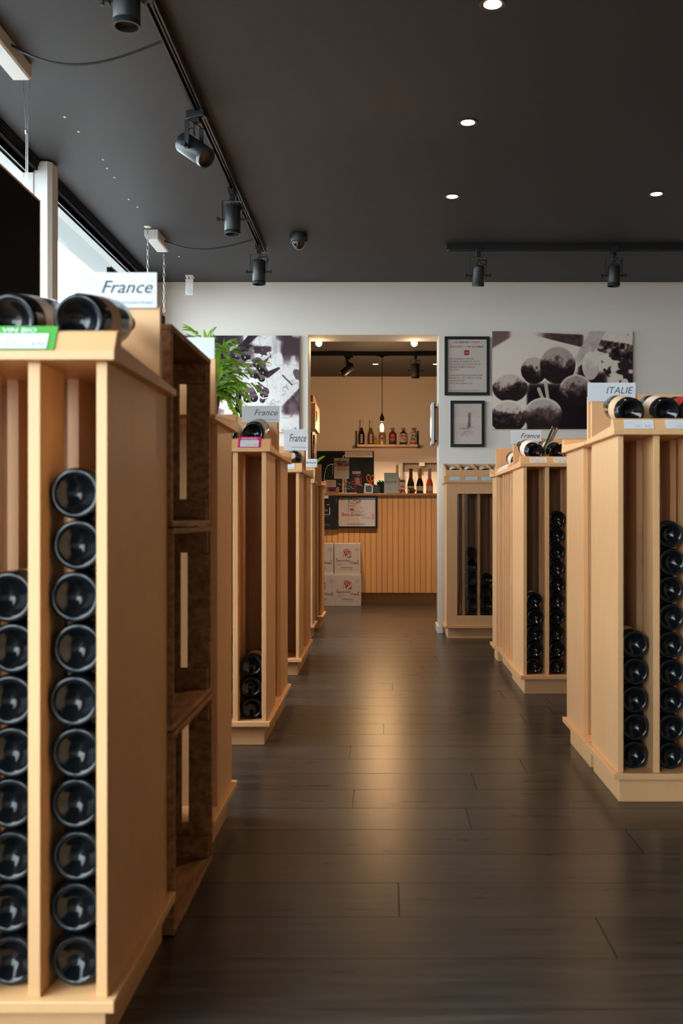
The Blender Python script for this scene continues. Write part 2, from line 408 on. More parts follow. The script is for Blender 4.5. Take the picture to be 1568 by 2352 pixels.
r2b = rack('wine_rack', 'left rack facing away, back to back behind the pink card rack', (XLr, 4.378), LU, VF, tot=.398, d=.30)
r3 = rack('wine_rack', 'left rack without bottles in its end column, behind the pink card rack', (-.437, 5.175), LU, VB, tot=.405, d=.30, top_board=True)
r3b = rack('wine_rack', 'left rack facing away, back to back with the empty end column rack', (-.437, 5.988), LU, VF, tot=.405, d=.30)
r4 = rack('wine_rack', 'small left rack standing against the white wall beside the doorway', (-.482, 6.775), LU, VB, tot=.318, d=.27, bbv=.27)
r5 = rack('wine_rack', 'plain rack end just inside the back room, left of the doorway', (-.462, 7.80), LU, VF, tot=.425, d=.30)
b1 = rack('wine_rack', 'nearest wine rack on the right under the ITALIE sign', (XRr, 2.856), RU, VB, tot=.39, d=.355)
b1b = rack('wine_rack', 'right rack facing away, back to back behind the ITALIE rack', (XRr, 3.648), RU, VF, tot=.39, d=.30)
b2 = rack('wine_rack', 'right rack under the small France sign with two bottle columns', (.65, 4.625), RU, VB, tot=.49, d=.38)
b2s = rack('wine_rack', 'narrow right rack whose bare columns face the aisle', (.655, 5.128), (0,1), (1,0), W=.54, cols=5, tot=.36, d=.30, bb=False)
b2b = rack('wine_rack', 'right rack end facing away next to the narrow aisle-facing rack', (.645, 5.885), RU, VF, tot=.205, d=.20, bbv=.16)

# glazed rack against the back wall
b3 = rack('glazed_wine_rack', 'glazed wine rack with slotted top against the white wall right of doorway', (.430, 6.762), RU, VB, W=.93, cols=8, tot=.334, d=.325, bb=False, glazed=[.116,.220,.324,.428,.532,.636,.74,.84])
f = b3['map']; t = b3['t']
m = MB(f); m.box(0, .072, -.003, .018, .09, 1.058).box(.86, .93, -.003, .018, .09, 1.058).box(.072, .86, -.003, .018, .985, 1.058).box(.072, .86, -.003, .018, .09, .158)
m.build('door_frame', WOOD, t, bevel=.001)
MB(f).box(.07, .862, .006, .010, .156, .987).build('door_pane', PANE_T, t)
MB(f).box(-.004, .934, .02, .034, 1.09, 1.148).build('tray_front', WOOD, t)
MB(f).box(-.004, .934, .315, .333, 1.075, 1.205).build('tray_back', WOOD, t)
for i in range(10):
    u = .0+i*.1035
    if u > .94: break
    MB(f).prism([(.034,1.085),(.034,1.146),(.02,1.150),(.315,1.203),(.315,1.075)], lambda p_,q_,t_: (t_,p_,q_), u-.005, u+.005).build('slot_divider', WOOD, t)

G = 'bottles lying in the rack columns'
fill(r1, 0, 10, .0405, 'in end column of nearest left rack', G)
fill(r1, 1, 8, .0405, 'in second column of nearest left rack', G)
fill(r2, 0, 3, .0392, 'in end column of pink card rack', G)
fill(r2, 1, 4, .0392, 'in second column of pink card rack', G)
fill(b1, 0, 5, .0405, 'in short column of nearest right rack', G)
fill(b1, 1, 9, .0402, 'in tall column of nearest right rack', G)
fill(b2, 0, 5, .0383, 'in short column of middle right rack', G)
fill(b2, 1, 10, .0383, 'in tall column of middle right rack', G)
fill(b3, 0, 6, .0445, 'behind glass in taller column', G, u0=.168)
fill(b3, 1, 4, .0445, 'behind glass in shorter column', G, u0=.272)

# ------------------------------------------------------------------ display bottles on the trays
def disp(rk, u, label, v=.028, rise=.052, lat=0., r=.0405, z=1.128, **k):
    o = make_bottle('wine_bottle', label, group='bottles lying on the rack tops', r=r, **k)
    a = Vector(rk['map'](u, v, z)); b = Vector(rk['map'](u+lat, v+.296, z+rise)); lay(o, a, b-a); return o
RE = mat('red_emblem', (.55,.05,.03), .5)
disp(r1, .0166+.0422-.006, 'dark bottle with peach label lying atop nearest left rack, aisle end', lab=mat('peach_bottle_label', (.62,.43,.27), .6), mark=RE, neck_band=LABELG, lz=(.045,.10))
disp(r1, .0166+.0422+.100, 'dark bottle with off-white label at left edge atop nearest left rack', lab=mat('pinkish_white_label', (.60,.53,.50), .6), mark=RE, lz=(.045,.10))
disp(r2, .051, 'dark bottle with silver grey label lying above the pink NOUVEAU card', lab=LABELG, lz=(.035,.11), r=.040)
disp(r2, .154, 'dark bottle half hidden, left of the silver-labelled bottle on the left', lab=LABEL, r=.040, rise=.03)
disp(b1, .045, 'dark bottle with peach label lying below the ITALIE sign', lab=mat('peach_bottle_label', (.62,.43,.27), .6), lz=(.04,.115))
disp(b1, .148, 'dark bottle with cream label, second from the ITALIE sign', lab=LABEL, foil=FOILR, lz=(.04,.12))
disp(b1, .235, 'dark bottle with red label at the right edge of ITALIE rack', lab=LABELR, v=.06, lz=(.02,.12))
disp(b2, .062, 'dark bottle with white label left of the green leaflets', lab=LABEL, lz=(.06,.14), rise=.058, lat=-.035)
disp(b2, .165, 'dark bottle with white label right of the green leaflets', lab=LABEL, lz=(.06,.14), rise=.058, lat=-.035)
for k, u in enumerate((.058,.161,.264,.367)):
    disp(b3, u, 'bottle with white label in slotted tray by the wall, %s slot' % ['first','second','third','fourth'][k], v=.05, z=1.118, rise=.055, r=.038, lab=LABEL, lz=(.02,.14))
# bottle seen cap-first on the empty rack, and the one standing behind
o = make_bottle('wine_bottle', 'bottle pointing its silver cap at the viewer on empty-ended left rack', foil=FOILS, group='bottles lying on the rack tops')
lay(o, Vector((-.475, 5.50, 1.14)), Vector((0,-1,.02)))
o = make_bottle('wine_bottle', 'dark bottle with orange round stopper behind the small France sign rack', group='bottles lying on the rack tops', foil=ORANGE)
lay(o, Vector((.742, 5.40, 1.125)), Vector((-.1,1,.16)))
o = make_bottle('wine_bottle', 'ruby bottle with black capsule standing upright beside the green palm', glass=MAROON, lab=LABEL, r=.0375, h=.305, lz=(.03,.11), cat='bottle'); o.location = (XX(548,5.6), 5.60, 1.219)

# ------------------------------------------------------------------ region signs
MAPX = [(.1,.5),(.16,.75),(.3,.9),(.42,.78),(.55,.85),(.62,.62),(.8,.6),(.9,.42),(.82,.3),(.86,.12),(.6,.05),(.48,.16),(.3,.08),(.22,.28),(.1,.5)]
def sign(x0, x1, y, z0, z1, word, sub, label, flip=False, shear=.35, tw=.62):
    c = ((x0+x1)/2, y, z0); t = thing('region_sign', c, label, 'sign', 'region signs on the racks')
    MB().box(x0, x1, y-.0008, y+.0008, z0, z1).build('card', PAPER, t)
    W = x1-x0; H = z1-z0
    ex = EX if not flip else (-1,0,0); yy = y-.0014 if not flip else y+.0014
    xr = x1-.05*W if not flip else x0+.05*W
    q = MB(); add_text(q, word, (xr, yy, z0+H*.42), ex, EZ, width=W*tw, height=H*.36, anchor='r', shear=shear); q.build('lettering', INK, t)
    q = MB(); add_text(q, sub, (xr, yy, z0+H*.12), ex, EZ, width=W*min(.60, .027*len(sub)+.05), anchor='r', height=H*.085); q.build('small_lettering', INKG, t)
    if not flip:
        q = MB(); pts = []
        for i in range(len(MAPX)-1):
            a, b = MAPX[i], MAPX[i+1]
            for k in range(4): pts.append((x0+W*(.02+.40*(a[0]+(b[0]-a[0])*k/4+random.uniform(-.02,.02))), z0+H*(.05+.92*(a[1]+(b[1]-a[1])*k/4+random.uniform(-.02,.02)))))
        pts.append(pts[0]); line(q, pts, W*.004, yy)
        line(q, [(x0+W*.2, z0+H*.8),(x0+W*.26, z0+H*.55),(x0+W*.2, z0+H*.4),(x0+W*.3,z0+H*.2)], W*.003, yy); q.build('map_outline', INKL, t)
sign(XX(172,1.875)-.0, XX(361,1.875), 1.872, ZZ(708,1.875), ZZ(627,1.875), 'France', 'Languedoc Roussillon Rouges', 'large blurred France sign on the nearest left rack')
sign(-.565, -.425, 2.508, 1.205, 1.275, 'France', 'Bourgogne Rouges', 'sign seen from its blank back above the stacked crates', flip=True)
sign(XX(555,3.93), XX(642,3.93), 3.931, ZZ(970,3.93), ZZ(932,3.93), 'France', 'Languedoc Roussillon Rouges', 'France sign above the pink NOUVEAU card')
sign(-.565, -.423, 4.024, 1.212, 1.262, 'France', 'Rouges', 'sign seen from behind, right of the pink card rack sign', flip=True)
sign(XX(652,5.53), XX(706,5.53), 5.527, ZZ(1035,5.53), ZZ(986,5.53), 'France', 'Rhône Méridional Rouges', 'France sign low on the left, above the silver cap bottle', tw=.72)
sign(XX(690,7.04), XX(728,7.04), 7.04, ZZ(1073,7.04), ZZ(1054,7.04), 'France', 'Rouges', 'small France sign at the doorway edge, partly hidden', tw=.9)
sign(XX(1349,3.21), XX(1459,3.21), 3.211, ZZ(922,3.21), ZZ(879,3.21), 'ITALIE', 'Rouges', 'ITALIE sign on the nearest right rack', shear=.25, tw=.56)
sign(XX(1172,4.98), XX(1243,4.98), 4.98, ZZ(1019,4.98), ZZ(988,4.98), 'France', 'Bordeaux Rouges', 'small France sign on the middle right rack')

# ------------------------------------------------------------------ price cards on the sloping tray edge
def price(rk, u0, u1, label, head=None, hmat=None, cat='price tag', big=False):
    f = rk['map']; g = lambda u, s, off=.0012: Vector(f(u, -.019+.017*s, 1.0715+.0315*s))+nrm*off
    a = Vector(f(u0, -.019, 1.0715)); b = Vector(f(u1, -.019, 1.0715)); up = (Vector(f(u0, -.002, 1.103))-a)
    ex = (b-a).normalized()
    if ex.x < -.5: a, b = b, a; ex = -ex
    if abs(ex.y) > .5: a, b = b, a; ex = -ex
    L = (b-a).length; H = up.length; uy = up.normalized(); nrm = ex.cross(uy)
    t = thing('price_card', a, label, cat, 'price cards on the tray edges')
    pt = lambda s, q, off: tuple(a+ex*(L*s)+uy*(H*q)+nrm*off)
    def sheet(s0, s1, q0, q1, off, name, m_):
        MB().obox(a+ex*(L*(s0+s1)/2)+uy*(H*(q0+q1)/2)+nrm*off, ex*L*(s1-s0)/2, uy*H*(q1-q0)/2, nrm*.0004).build(name, m_, t)
    if head:
        sheet(0, 1, .02, 1.28, .0012, 'coloured_card', hmat); sheet(.1, .9, .08, .86, .0022, 'white_insert', PAPER)
        q = MB(); add_text(q, head, pt(.5, .94, .0024), ex, uy, width=L*(.70 if len(head) > 7 or head[0] == 'N' else .46), height=H*.22, anchor='c', bold=.02); q.build('heading', PAPER, t)
    else: sheet(0, 1, .1, .94, .0012, 'card', PAPERW if big else PAPER)
    q = MB(); lo = .12 if head else .06
    for s, e, z0 in ((lo, .62, .70), (lo, .42, .56)): q.quad(pt(s,z0,.0032), pt(e,z0,.0032), pt(e,z0+.05,.0032), pt(s,z0+.05,.0032))
    q.build('print_lines', INKL, t)
    q = MB(); add_text(q, '0,75 L   8,90', pt(.86, .2, .0032), ex, uy, width=L*.5, height=H*.2, anchor='r'); q.build('price_print', INKG, t)
price(r1, .075, .19, 'green VIN BIO card on the nearest left rack', 'VIN BIO', GREEN)
price(r2, .018, .100, 'magenta NOUVEAU card on the left rack tray', 'NOUVEAU', PINK)
price(r2, .125, .185, 'white price card left of the magenta card')
price(r3, .022, .092, 'white price card below the silver cap bottle on left')
price(r4, .008, .042, 'white price card on the small rack beside the doorway')
price(b1, .016, .100, 'white price card directly below the ITALIE sign bottle')
price(b1, .134, .216, 'white price card at the right edge of the ITALIE rack')
price(b2, .028, .108, 'left price card on the middle right rack', big=True)
price(b2, .138, .205, 'right price card on the middle right rack', big=True)
price(b3, .02, .088, 'leftmost price card on the glazed wall rack'); price(b3, .128, .208, 'middle price card on the glazed wall rack'); price(b3, .235, .315, 'third price card on the glazed wall rack, right of middle')
price(b2s, .05, .42, 'long price card on the narrow aisle-facing rack', big=True)

# leaflets between the two bottles
t = thing('leaflet', (.80, 4.70, 1.09), 'pale green leaflet leaning between two bottles on middle right rack', 'leaflet')
def leaf_sheet(parent, a, b, w_, name, m_):
    a, b = Vector(a), Vector(b); n = (b-a).normalized(); ex = Vector((.25,.97,0)).normalized()
    nn = n.cross(ex).normalized(); MB().obox((a+b)/2+ex*w_/2, (b-a)/2, ex*w_/2, nn*.0006).build(name, m_, parent)
PG = mat('pale_green_card', (.42,.62,.27), .5)
leaf_sheet(t, P(1238,1048,4.70), P(1268,978,4.70), .10, 'card', PG)
t = thing('leaflet', (.82, 4.72, 1.09), 'dark and white leaflet leaning behind the pale green one', 'leaflet')
leaf_sheet(t, P(1244,1048,4.72), P(1276,981,4.72), .10, 'card', mat('indigo_card', (.06,.05,.10), .5))
leaf_sheet(t, P(1246,1048,4.725), P(1278,981,4.725), .10, 'back_sheet', PAPER)

# ------------------------------------------------------------------ crates stacked on the left
for k in range(3):
    z0 = k*.401; x1 = -.412+random.uniform(-.002,.004)-.001*k; x0 = x1-.31; y0, y1 = 1.952, 2.392; h = .40; th = .013
    t = thing('wooden_crate', (x1-.15, 2.17, z0), 'dark old wine crate on its side, %s of the stack of three' % ['lowest','middle','topmost'][k], 'crate', 'stacked crates between the left racks')
    def slat(*a, name='slat'): MB().box(*a).build(name, CRATE, t, bevel=.002)
    for (xa, xb) in ((x0, x0+.145), (x0+.155, x1)):
        slat(xa, xb, y0, y1, z0+.001, z0+th); slat(xa, xb, y0, y1, z0+h-th, z0+h-.001)
    for (za, zb) in ((z0+th, z0+.195), (z0+.203, z0+h-th)):
        slat(x0, x0+.01, y0+.015, y1-.015, za, zb, name='back_slat')
    for (yy) in (y0, y1-.015):
        for (xa, xb) in ((x0+.01, x0+.10), (x0+.13, x0+.236), (x0+.254, x1-.001)):
            slat(xa, xb, yy, yy+.015, z0+th, z0+h-th, name='end_slat')
    for zz in (z0+th, z0+h-th-.05): slat(x0+.012, x1-.006, y1-.030, y1-.0155, zz, zz+.05, name='batten')
o = make_bottle('wine_bottle', 'pale-labelled bottle lying inside the topmost dark crate', cat='bottle', lab=LABEL); lay(o, Vector((-.44, 2.04, .815+.042)), Vector((-.8,.05,0)))

# ------------------------------------------------------------------ palm
t = thing('potted_palm', (-.72, 4.02, 1.219), 'bright green potted palm on the left rack in front of the grape print', 'plant')
MB().lathe([(0,.045),(.005,.048),(.08,.062),(.09,.064),(.09,.056),(.07,.052)], (-.72,4.02,1.219), n=24).build('pot', mat('brown_pot', (.12,.06,.03), .5), t, smooth=True)
MB().lathe([(0,.054),(.004,.05)], (-.72,4.02,1.289), n=24).build('soil', mat('soil', (.02,.012,.008), .9), t)
lm = MB(); N_ = 6; vs = []; fsl = []
for i in range(N_+1):
    s = i/N_; wd = .0105*math.sin(math.pi*min(1, s*.93+.07))**.8
    vs += [(-wd, s*.085, -.03*s*s+.0015), (0, s*.085, -.03*s*s), (wd, s*.085, -.03*s*s+.0015)]
for i in range(N_):
    a = i*3; fsl += [(a,a+1,a+4,a+3),(a+1,a+2,a+5,a+4)]
leaf0 = None
def leaf_obj(parent, pos, d, roll, sc):
    global leaf0
    if leaf0 is None:
        q = MB(); q.add(vs, fsl); leaf0 = q.build('leaf', LEAFM, None, smooth=True); o = leaf0
    else: o = leaf0.copy(); C.objects.link(o)
    o.parent = parent; o.rotation_mode = 'QUATERNION'
    o.rotation_quaternion = Vector((0,1,0)).rotation_difference(Vector(d).normalized()) @ Quaternion((0,1,0), roll)
    o.location = Vector(pos)-ORG[t.name]; o.scale = (sc,sc,sc)
random.seed(11)
base = Vector((-.72,4.02,1.29))
ends = [(.15,-.05,.21),(.20,.02,.13),(.15,-.06,.03),(.19,0,.07),(.11,.03,.25),(.13,-.02,.00),(.21,.05,.17),(.10,.06,.18),(.02,0,.27),(-.05,.02,.29),(-.15,0,.18),(-.13,.05,.08),(.05,-.1,.22),(.14,.08,.09),(.14,-.09,.15),(.16,.04,-.01),(.12,-.05,.10),(.12,-.08,-.03),(.17,-.03,.11),(.13,.0,.15),(.155,.01,.04),(.125,.03,-.04)]
for e in ends:
    e = Vector(e)*1.0; mid = base+Vector((e.x*.35, e.y*.35, max(e.z,.06)*.8+.05)); end = base+e
    pts = []
    for i in range(9):
        s = i/8; pts.append(base*(1-s)**2+mid*2*s*(1-s)+end*s*s)
    fr = MB().tube(pts, .0016, 5).build('frond', STEMM, t)
    for i in range(2, 9):
        tg = (pts[min(i+1,8)]-pts[i-1]).normalized(); side = tg.cross(Vector((0,0,1))).normalized()
        for sg in (-1, 1):
            d = tg*.55+side*sg*.75+Vector((random.uniform(-.15,.15),random.uniform(-.15,.15),random.uniform(-.35,.15)))
            leaf_obj(fr, pts[i], d, random.uniform(-.5,.5), random.uniform(.65,1.0)*(1.1-.04*i))
# green shoot in the doorway
t = thing('potted_shoot', (XX(717,7.62), 7.62, 1.22), 'single green shoot in a pot beside the doorway France sign', 'plant')
MB().lathe([(0,.02),(.05,.026)], (XX(715,7.62), 7.62, 1.221), n=16).build('pot', mat('brown_pot', (.12,.06,.03), .5), t, smooth=True)
q = MB(); a = P(717,1072,7.60); pts = [a, P(724,1066,7.6), P(732,1056,7.6), P(740,1050,7.6), P(746,1048,7.6)]; 
for i in range(4):
    wv = [.004,.008,.010,.009,.003]; z0, z1 = wv[i], wv[i+1]; n1 = Vector((-.5,0,.85))
    q.quad(tuple(pts[i]-n1*z0), tuple(pts[i+1]-n1*z1), tuple(pts[i+1]+n1*z1), tuple(pts[i]+n1*z0))
q.build('shoot', LEAFM, t)

# ------------------------------------------------------------------ photo prints (flat prints, colours per vertex)
def vnoise(h, w, cell, seed, octv=4):
    r = np.random.RandomState(seed); out = np.zeros((h, w)); amp = 1; tot = 0
    for _ in range(octv):
        gh, gw = int(h/cell)+3, int(w/cell)+3; g = r.rand(gh, gw)
        yy = np.arange(h)/cell; xx = np.arange(w)/cell; y0 = yy.astype(int); x0 = xx.astype(int); fy = (yy-y0)[:,None]; fx = (xx-x0)[None,:]
        fy = fy*fy*(3-2*fy); fx = fx*fx*(3-2*fx)
        a = g[y0][:,x0]; b = g[y0][:,x0+1]; c = g[y0+1][:,x0]; d = g[y0+1][:,x0+1]
        out += amp*((a*(1-fx)+b*fx)*(1-fy)+(c*(1-fx)+d*fx)*fy); tot += amp; amp *= .5; cell = max(cell/2, 1.01)
    return out/tot
def sm(x, a, b): t_ = np.clip((x-a)/(b-a), 0, 1); return t_*t_*(3-2*t_)
def print_mesh(name, parent, img, x0, x1, z0, z1, y, tone):
    h, w_ = img.shape; xs = np.linspace(x0, x1, w_); zs = np.linspace(z1, z0, h)
    X, Z = np.meshgrid(xs, zs); o0 = ORG[parent.name]
    co = np.stack([X-o0.x, np.full_like(X, y-o0.y), Z-o0.z], -1).reshape(-1, 3)
    idx = np.arange(h*w_).reshape(h, w_); fc = np.stack([idx[1:,:-1], idx[1:,1:], idx[:-1,1:], idx[:-1,:-1]], -1).reshape(-1, 4)
    me = bpy.data.meshes.new(name); me.from_pydata(co.tolist(), [], fc.tolist()); me.materials.append(PRINT)
    dark, mid, light = [np.array(c) for c in tone]; v = np.clip(img, 0, 1)[...,None]; v = v*.3+.7*v*v*(3-2*v)
    col = np.where(v < .5, dark+(mid-dark)*v*2, mid+(light-mid)*(v-.5)*2)
    ca = me.color_attributes.new('Col', 'FLOAT_COLOR', 'POINT'); ca.data.foreach_set('color', np.concatenate([col, np.ones((*v.shape[:2],1))], -1).reshape(-1))
    o = bpy.data.objects.new(name, me); C.objects.link(o); o.parent = parent; ORG[o.name] = o0; return o
def grape(img, X, Y, cx, cy, rx, ry, top, bot, seed, n, edge=.06, light=(0,-1), rim=0.):
    dx, dy = (X-cx)/rx, (Y-cy)/ry; d = np.sqrt(dx*dx+dy*dy); m = 1-sm(d, 1-edge, 1+edge*.4)
    g = -(dx*light[0]+dy*light[1])*-1
    s = (dx*light[0]+dy*light[1])*.5+.5+(n-.5)*.9
    val = bot+(top-bot)*sm(s, .35, .80)+rim*sm(d, .8, 1.)*sm(dx*light[0]+dy*light[1], 0, .6)
    img[:] = img*(1-m)+val*m
TONE = [(.010,.006,.009), (.17,.10,.095), (.86,.77,.68)]
# right print: large grapes
H_, W_ = 212, 304; Y, X = np.mgrid[0:H_, 0:W_]; X = X/(W_-1)*1446.+42; Y = Y/(H_-1)*1013.+42
n1 = vnoise(H_, W_, 14, 1, 4); n2 = vnoise(H_, W_, 40, 2, 4); n3 = vnoise(H_, W_, 6, 3, 3)
im = .93+.05*(n2-.5); n1 = n1*.62+n3*.38
m = sm(-(Y-200-(X-100)*-.6), -5, 30)*sm(260-X, 0, 60); im = im*(1-m*.45)
band = sm(Y, 42+(X-420)*.04, 60+(X-420)*.06)*(1-sm(Y, 85+(X-500)*.25, 100+(X-500)*.25))*sm(X, 420, 700)*(1-sm(X, 960, 1000)); im = im*(1-band*(.45+.5*n1))
band = sm(Y, 90+(X-1000)*.16, 120+(X-1000)*.16)*(1-sm(Y, 215+(X-1050)*.28, 235+(X-1050)*.28))*sm(X, 1100, 1160); im = im*(1-band*(.25+.7*sm(n1,.35,.65)))
stem = sm(X-(1120-(Y-120)*.55), -130, -105)*(1-sm(X-(1120-(Y-120)*.55), 40, 60))*(1-sm(Y, 330, 420)); im = im*(1-stem)+stem*(.72+.25*(n1-.5))
bl = sm(vnoise(H_, W_, 22, 9, 3), .46, .56)*sm(X, 1120, 1200)*sm(Y, 250, 300); im = im*(1-bl*.85)
dk = sm(X, 830, 1000)*sm(Y, 430, 520)*(1-sm(X,1180,1260)); im = im*(1-dk*.9)
lowm = sm(Y, 560, 700)*sm(X, 380, 420); im = im*(1-lowm*.97)
m = sm(X, 900, 960)*(1-sm(X,1030,1060))*sm(Y, 330+(1030-X)*.6, 370+(1030-X)*.6); im = im*(1-m*.9)
grape(im, X, Y, 1055, 400, 90, 150, .92, .75, 0, n1)
grape(im, X, Y, 470, 450, 135, 140, .72, .06, 0, n1); grape(im, X, Y, 715, 395, 185, 195, .66, .08, 0, n1*.9+.05)
m = sm(Y, 560, 620)*(1-sm(Y, 700, 760))*sm(X, 400, 440)*(1-sm(X, 760, 800)); im = im*(1-m*.85)
grape(im, X, Y, 225, 625, 185, 155, .75, .07, 0, n1, rim=.2); grape(im, X, Y, 905, 660, 178, 172, .62, .05, 0, n1, rim=.25)
grape(im, X, Y, 205, 925, 195, 175, .80, .04, 0, n1, rim=.2)
for (xa, ya, xb, yb) in ((520,640,560,740),(590,575,615,745)):
    tt = np.clip(((X-xa)*(xb-xa)+(Y-ya)*(yb-ya))/((xb-xa)**2+(yb-ya)**2), 0, 1); d = np.hypot(X-xa-tt*(xb-xa), Y-ya-tt*(yb-ya)); m = 1-sm(d, 14, 22); im = im*(1-m)+m*.72
grape(im, X, Y, 565, 905, 202, 178, .70, .10, 0, n2*.5+n1*.5, rim=.25)
t = thing('grape_print', (XX(1291,7.08), 7.085, ZZ(985,7.08)), 'large sepia print of big round grapes right of the doorway', 'picture')
xa, xb, za, zb = XX(1130,7.085), XX(1452,7.085), ZZ(985.5,7.085), ZZ(761,7.085)
MB().box(xa, xb, 7.080, 7.099, za, zb).build('backing_board', mat('print_board', (.45,.40,.36), .5), t)
print_mesh('print', t, im, xa, xb, za, zb, 7.0792, TONE)
for px, py in ((1138,773),(1441,769),(1140,976)): MB().cyl(P(px,py,7.079), P(px,py,7.079)+Vector((0,-.003,0)), .0035, n=10).build('screw', INK, t)
# left print: grape bunch and leaves (crop pixels of the photograph, 6.03 per px from 460,740)
H_, W_ = 222, 320; Y, X = np.mgrid[0:H_, 0:W_]; X = X/(W_-1)*1942.-573; Y = Y/(H_-1)*1340.+185
n1 = vnoise(H_, W_, 16, 21, 4); n2 = vnoise(H_, W_, 50, 22, 4); n3 = vnoise(H_, W_, 7, 23, 3)
vein = 1-sm(np.abs(vnoise(H_, W_, 26, 31, 3)-.5), .0, .035); vein2 = 1-sm(np.abs(vnoise(H_, W_, 12, 32, 3)-.5), .0, .05)
im = .97-.60*sm(n2, .42, .60)*sm(1100-X+(600-Y), 0, 900)-.16*n3-.22*vein-.14*vein2*sm(n1,.4,.6)-.30*sm(n1,.56,.62)*sm(900-X, 0, 300)
m = sm(X, 950, 1150)*(1-sm(Y, 420, 660)); im = im*(1-m)+m*(.2+.75*sm(vnoise(H_, W_, 34, 25, 2), .45, .62))
m = sm(X, 1080, 1200)*sm(Y, 1180-(X-1080)*1.0, 1240-(X-1080)*1.0)*(1-sm(Y, 1240, 1330)); im = im*(1-m*(.3+.65*n1))
m = sm(-(X-300), 0, 250)*sm(Y, 185, 260); im = im*(1-m*.5*n2)
m = sm(Y-(185+(420-X)*.5), -200, -40)*(1-sm(Y, 290, 330))*(1-sm(X, 560, 620)); im = im*(1-m*.65)
def seg(xa, ya, xb, yb, w0, w1, val):
    global im
    tt = np.clip(((X-xa)*(xb-xa)+(Y-ya)*(yb-ya))/((xb-xa)**2+(yb-ya)**2), 0, 1); d = np.hypot(X-xa-tt*(xb-xa), Y-ya-tt*(yb-ya)); wd = w0+(w1-w0)*tt; m_ = 1-sm(d, wd*.8, wd*1.1); im = im*(1-m_)+m_*(val+(n3-.5)*.15)
seg(760, 150, 560, 360, 55, 40, .10); seg(560, 360, 470, 460, 55, 70, .12)
m = sm(n1, .5, .56)*sm(X, 620, 660)*(1-sm(X, 960, 1000))*sm(Y, 320, 350)*(1-sm(Y, 560, 600)); im = im*(1-m*.75)
seg(930, 730, 1085, 640, 45, 18, .15); seg(870, 520, 950, 460, 18, 18, .75)
for (cx, cy, r) in ((630,475,70),(500,460,60),(790,560,75),(850,600,60),(880,690,62),(800,730,55),(830,630,60),(850,780,50),(740,730,60),(690,980,95),(740,1050,60),(650,1060,60),(800,920,55),(900,960,55),(880,1020,60),(540,880,55),(860,1080,40)):
    grape(im, X, Y, cx, cy, r, r*1.02, .40, .02, 0, n1, light=(.3,-.9)); seg(cx-r*.2, cy+r*.1, cx-r*.15, cy+r*.3, r*.12, r*.10, .75)
grape(im, X, Y, 675, 575, 62, 55, .85, .35, 0, n1); grape(im, X, Y, 705, 840, 72, 72, .98, .75, 0, n1); seg(715,850,725,860,14,12,.2)
seg(740, 900, 800, 1010, 9, 9, .9); seg(800, 1010, 860, 1060, 9, 9, .9); seg(860, 1060, 950, 1045, 9, 8, .9); seg(800, 840, 930, 940, 12, 6, .15)
seg(1140,740,1300,900,10,10,.25); seg(1300, 900, 1080, 1160, 35, 30, .85); seg(1330,700,1350,760,50,40,.35)
t = thing('grape_print', (XX(526,7.08), 7.085, ZZ(992,7.08)), 'large sepia print of a dark grape bunch left of the doorway', 'picture')
xa, xb, za, zb = XX(366,7.085), XX(687,7.085), ZZ(992.5,7.085), ZZ(771,7.085)
MB().box(xa, xb, 7.080, 7.099, za, zb).build('backing_board', mat('print_board', (.45,.40,.36), .5), t)
print_mesh('print', t, im, xa, xb, za, zb, 7.0792, [(.012,.008,.014),(.22,.15,.17),(.85,.87,.86)])
for px, py in ((676,779),(678,984)): MB().cyl(P(px,py,7.079), P(px,py,7.079)+Vector((0,-.003,0)), .0035, n=10).build('screw', INK, t)

# ------------------------------------------------------------------ framed notices right of the doorway
def frame(name, x0, x1, z0, z1, yw, fw, label, dep=.025, fm=BLACK, pm=None, glass=True, cat='picture', group=None):
    t = thing(name, ((x0+x1)/2, yw-dep, z0), label, cat, group)
    m = MB(); y0 = yw-dep
    m.box(x0, x1, y0, yw, z0, z0+fw).box(x0, x1, y0, yw, z1-fw, z1).box(x0, x0+fw, y0, yw, z0+fw, z1-fw).box(x1-fw, x1, y0, yw, z0+fw, z1-fw)
    m.build('frame', fm, t, bevel=.0012)
    MB().box(x0+fw, x1-fw, yw-.010, yw-.004, z0+fw, z1-fw).build('sheet', pm or PAPERW, t)
    if glass: MB().box(x0+fw, x1-fw, yw-.0175, yw-.016, z0+fw, z1-fw).build('glass', PANE, t)
    return t, yw-.0108
D = YW
t, ys = frame('framed_notice', XX(1020.5,D), XX(1123,D), ZZ(908.5,D), ZZ(774,D), YW-.001, .0195, 'black framed loyalty notice with red and black lettering by doorway', pm=mat('notice_paper', (.70,.62,.55), .55))
q = MB(); qr = MB()
def ln(mb, s, px0, px1, py, h=3.9, D=YW, anchor='l', **k): add_text(mb, s, (XX(px0,D), ys, ZZ(py,D)), EX, EZ, width=XX(px1,D)-XX(px0,D), height=h/F*D, **k)
ln(q, '1 € DÉPENSÉ =', 1041.5, 1079.5, 789, 4.2, bold=.008); ln(qr, '1 POINT', 1081, 1101.5, 789, 4.2, bold=.008)
ln(qr, '500 POINTS', 1033, 1063.5, 799, 4.2, bold=.008); ln(q, '= 10€ DE REMISE', 1066, 1110, 799, 4.2, bold=.008)
ln(q, 'EN ADHÉRANT À NOTRE', 1031.5, 1088, 826.8); ln(q, 'SYSTÈME DE FIDÉLITÉ, VOUS', 1031.5, 1100, 833)
ln(qr, 'ÉPARGNER DES POINTS', 1031.5, 1085.5, 839.2); ln(q, 'QUI SE', 1088, 1103, 839.2)
ln(q, 'TRANSFORMENT EN', 1031.5, 1079, 845.4); ln(qr, 'BON', 1081, 1091, 845.4); ln(qr, "D'ACHAT !", 1031.5, 1056, 851.5)
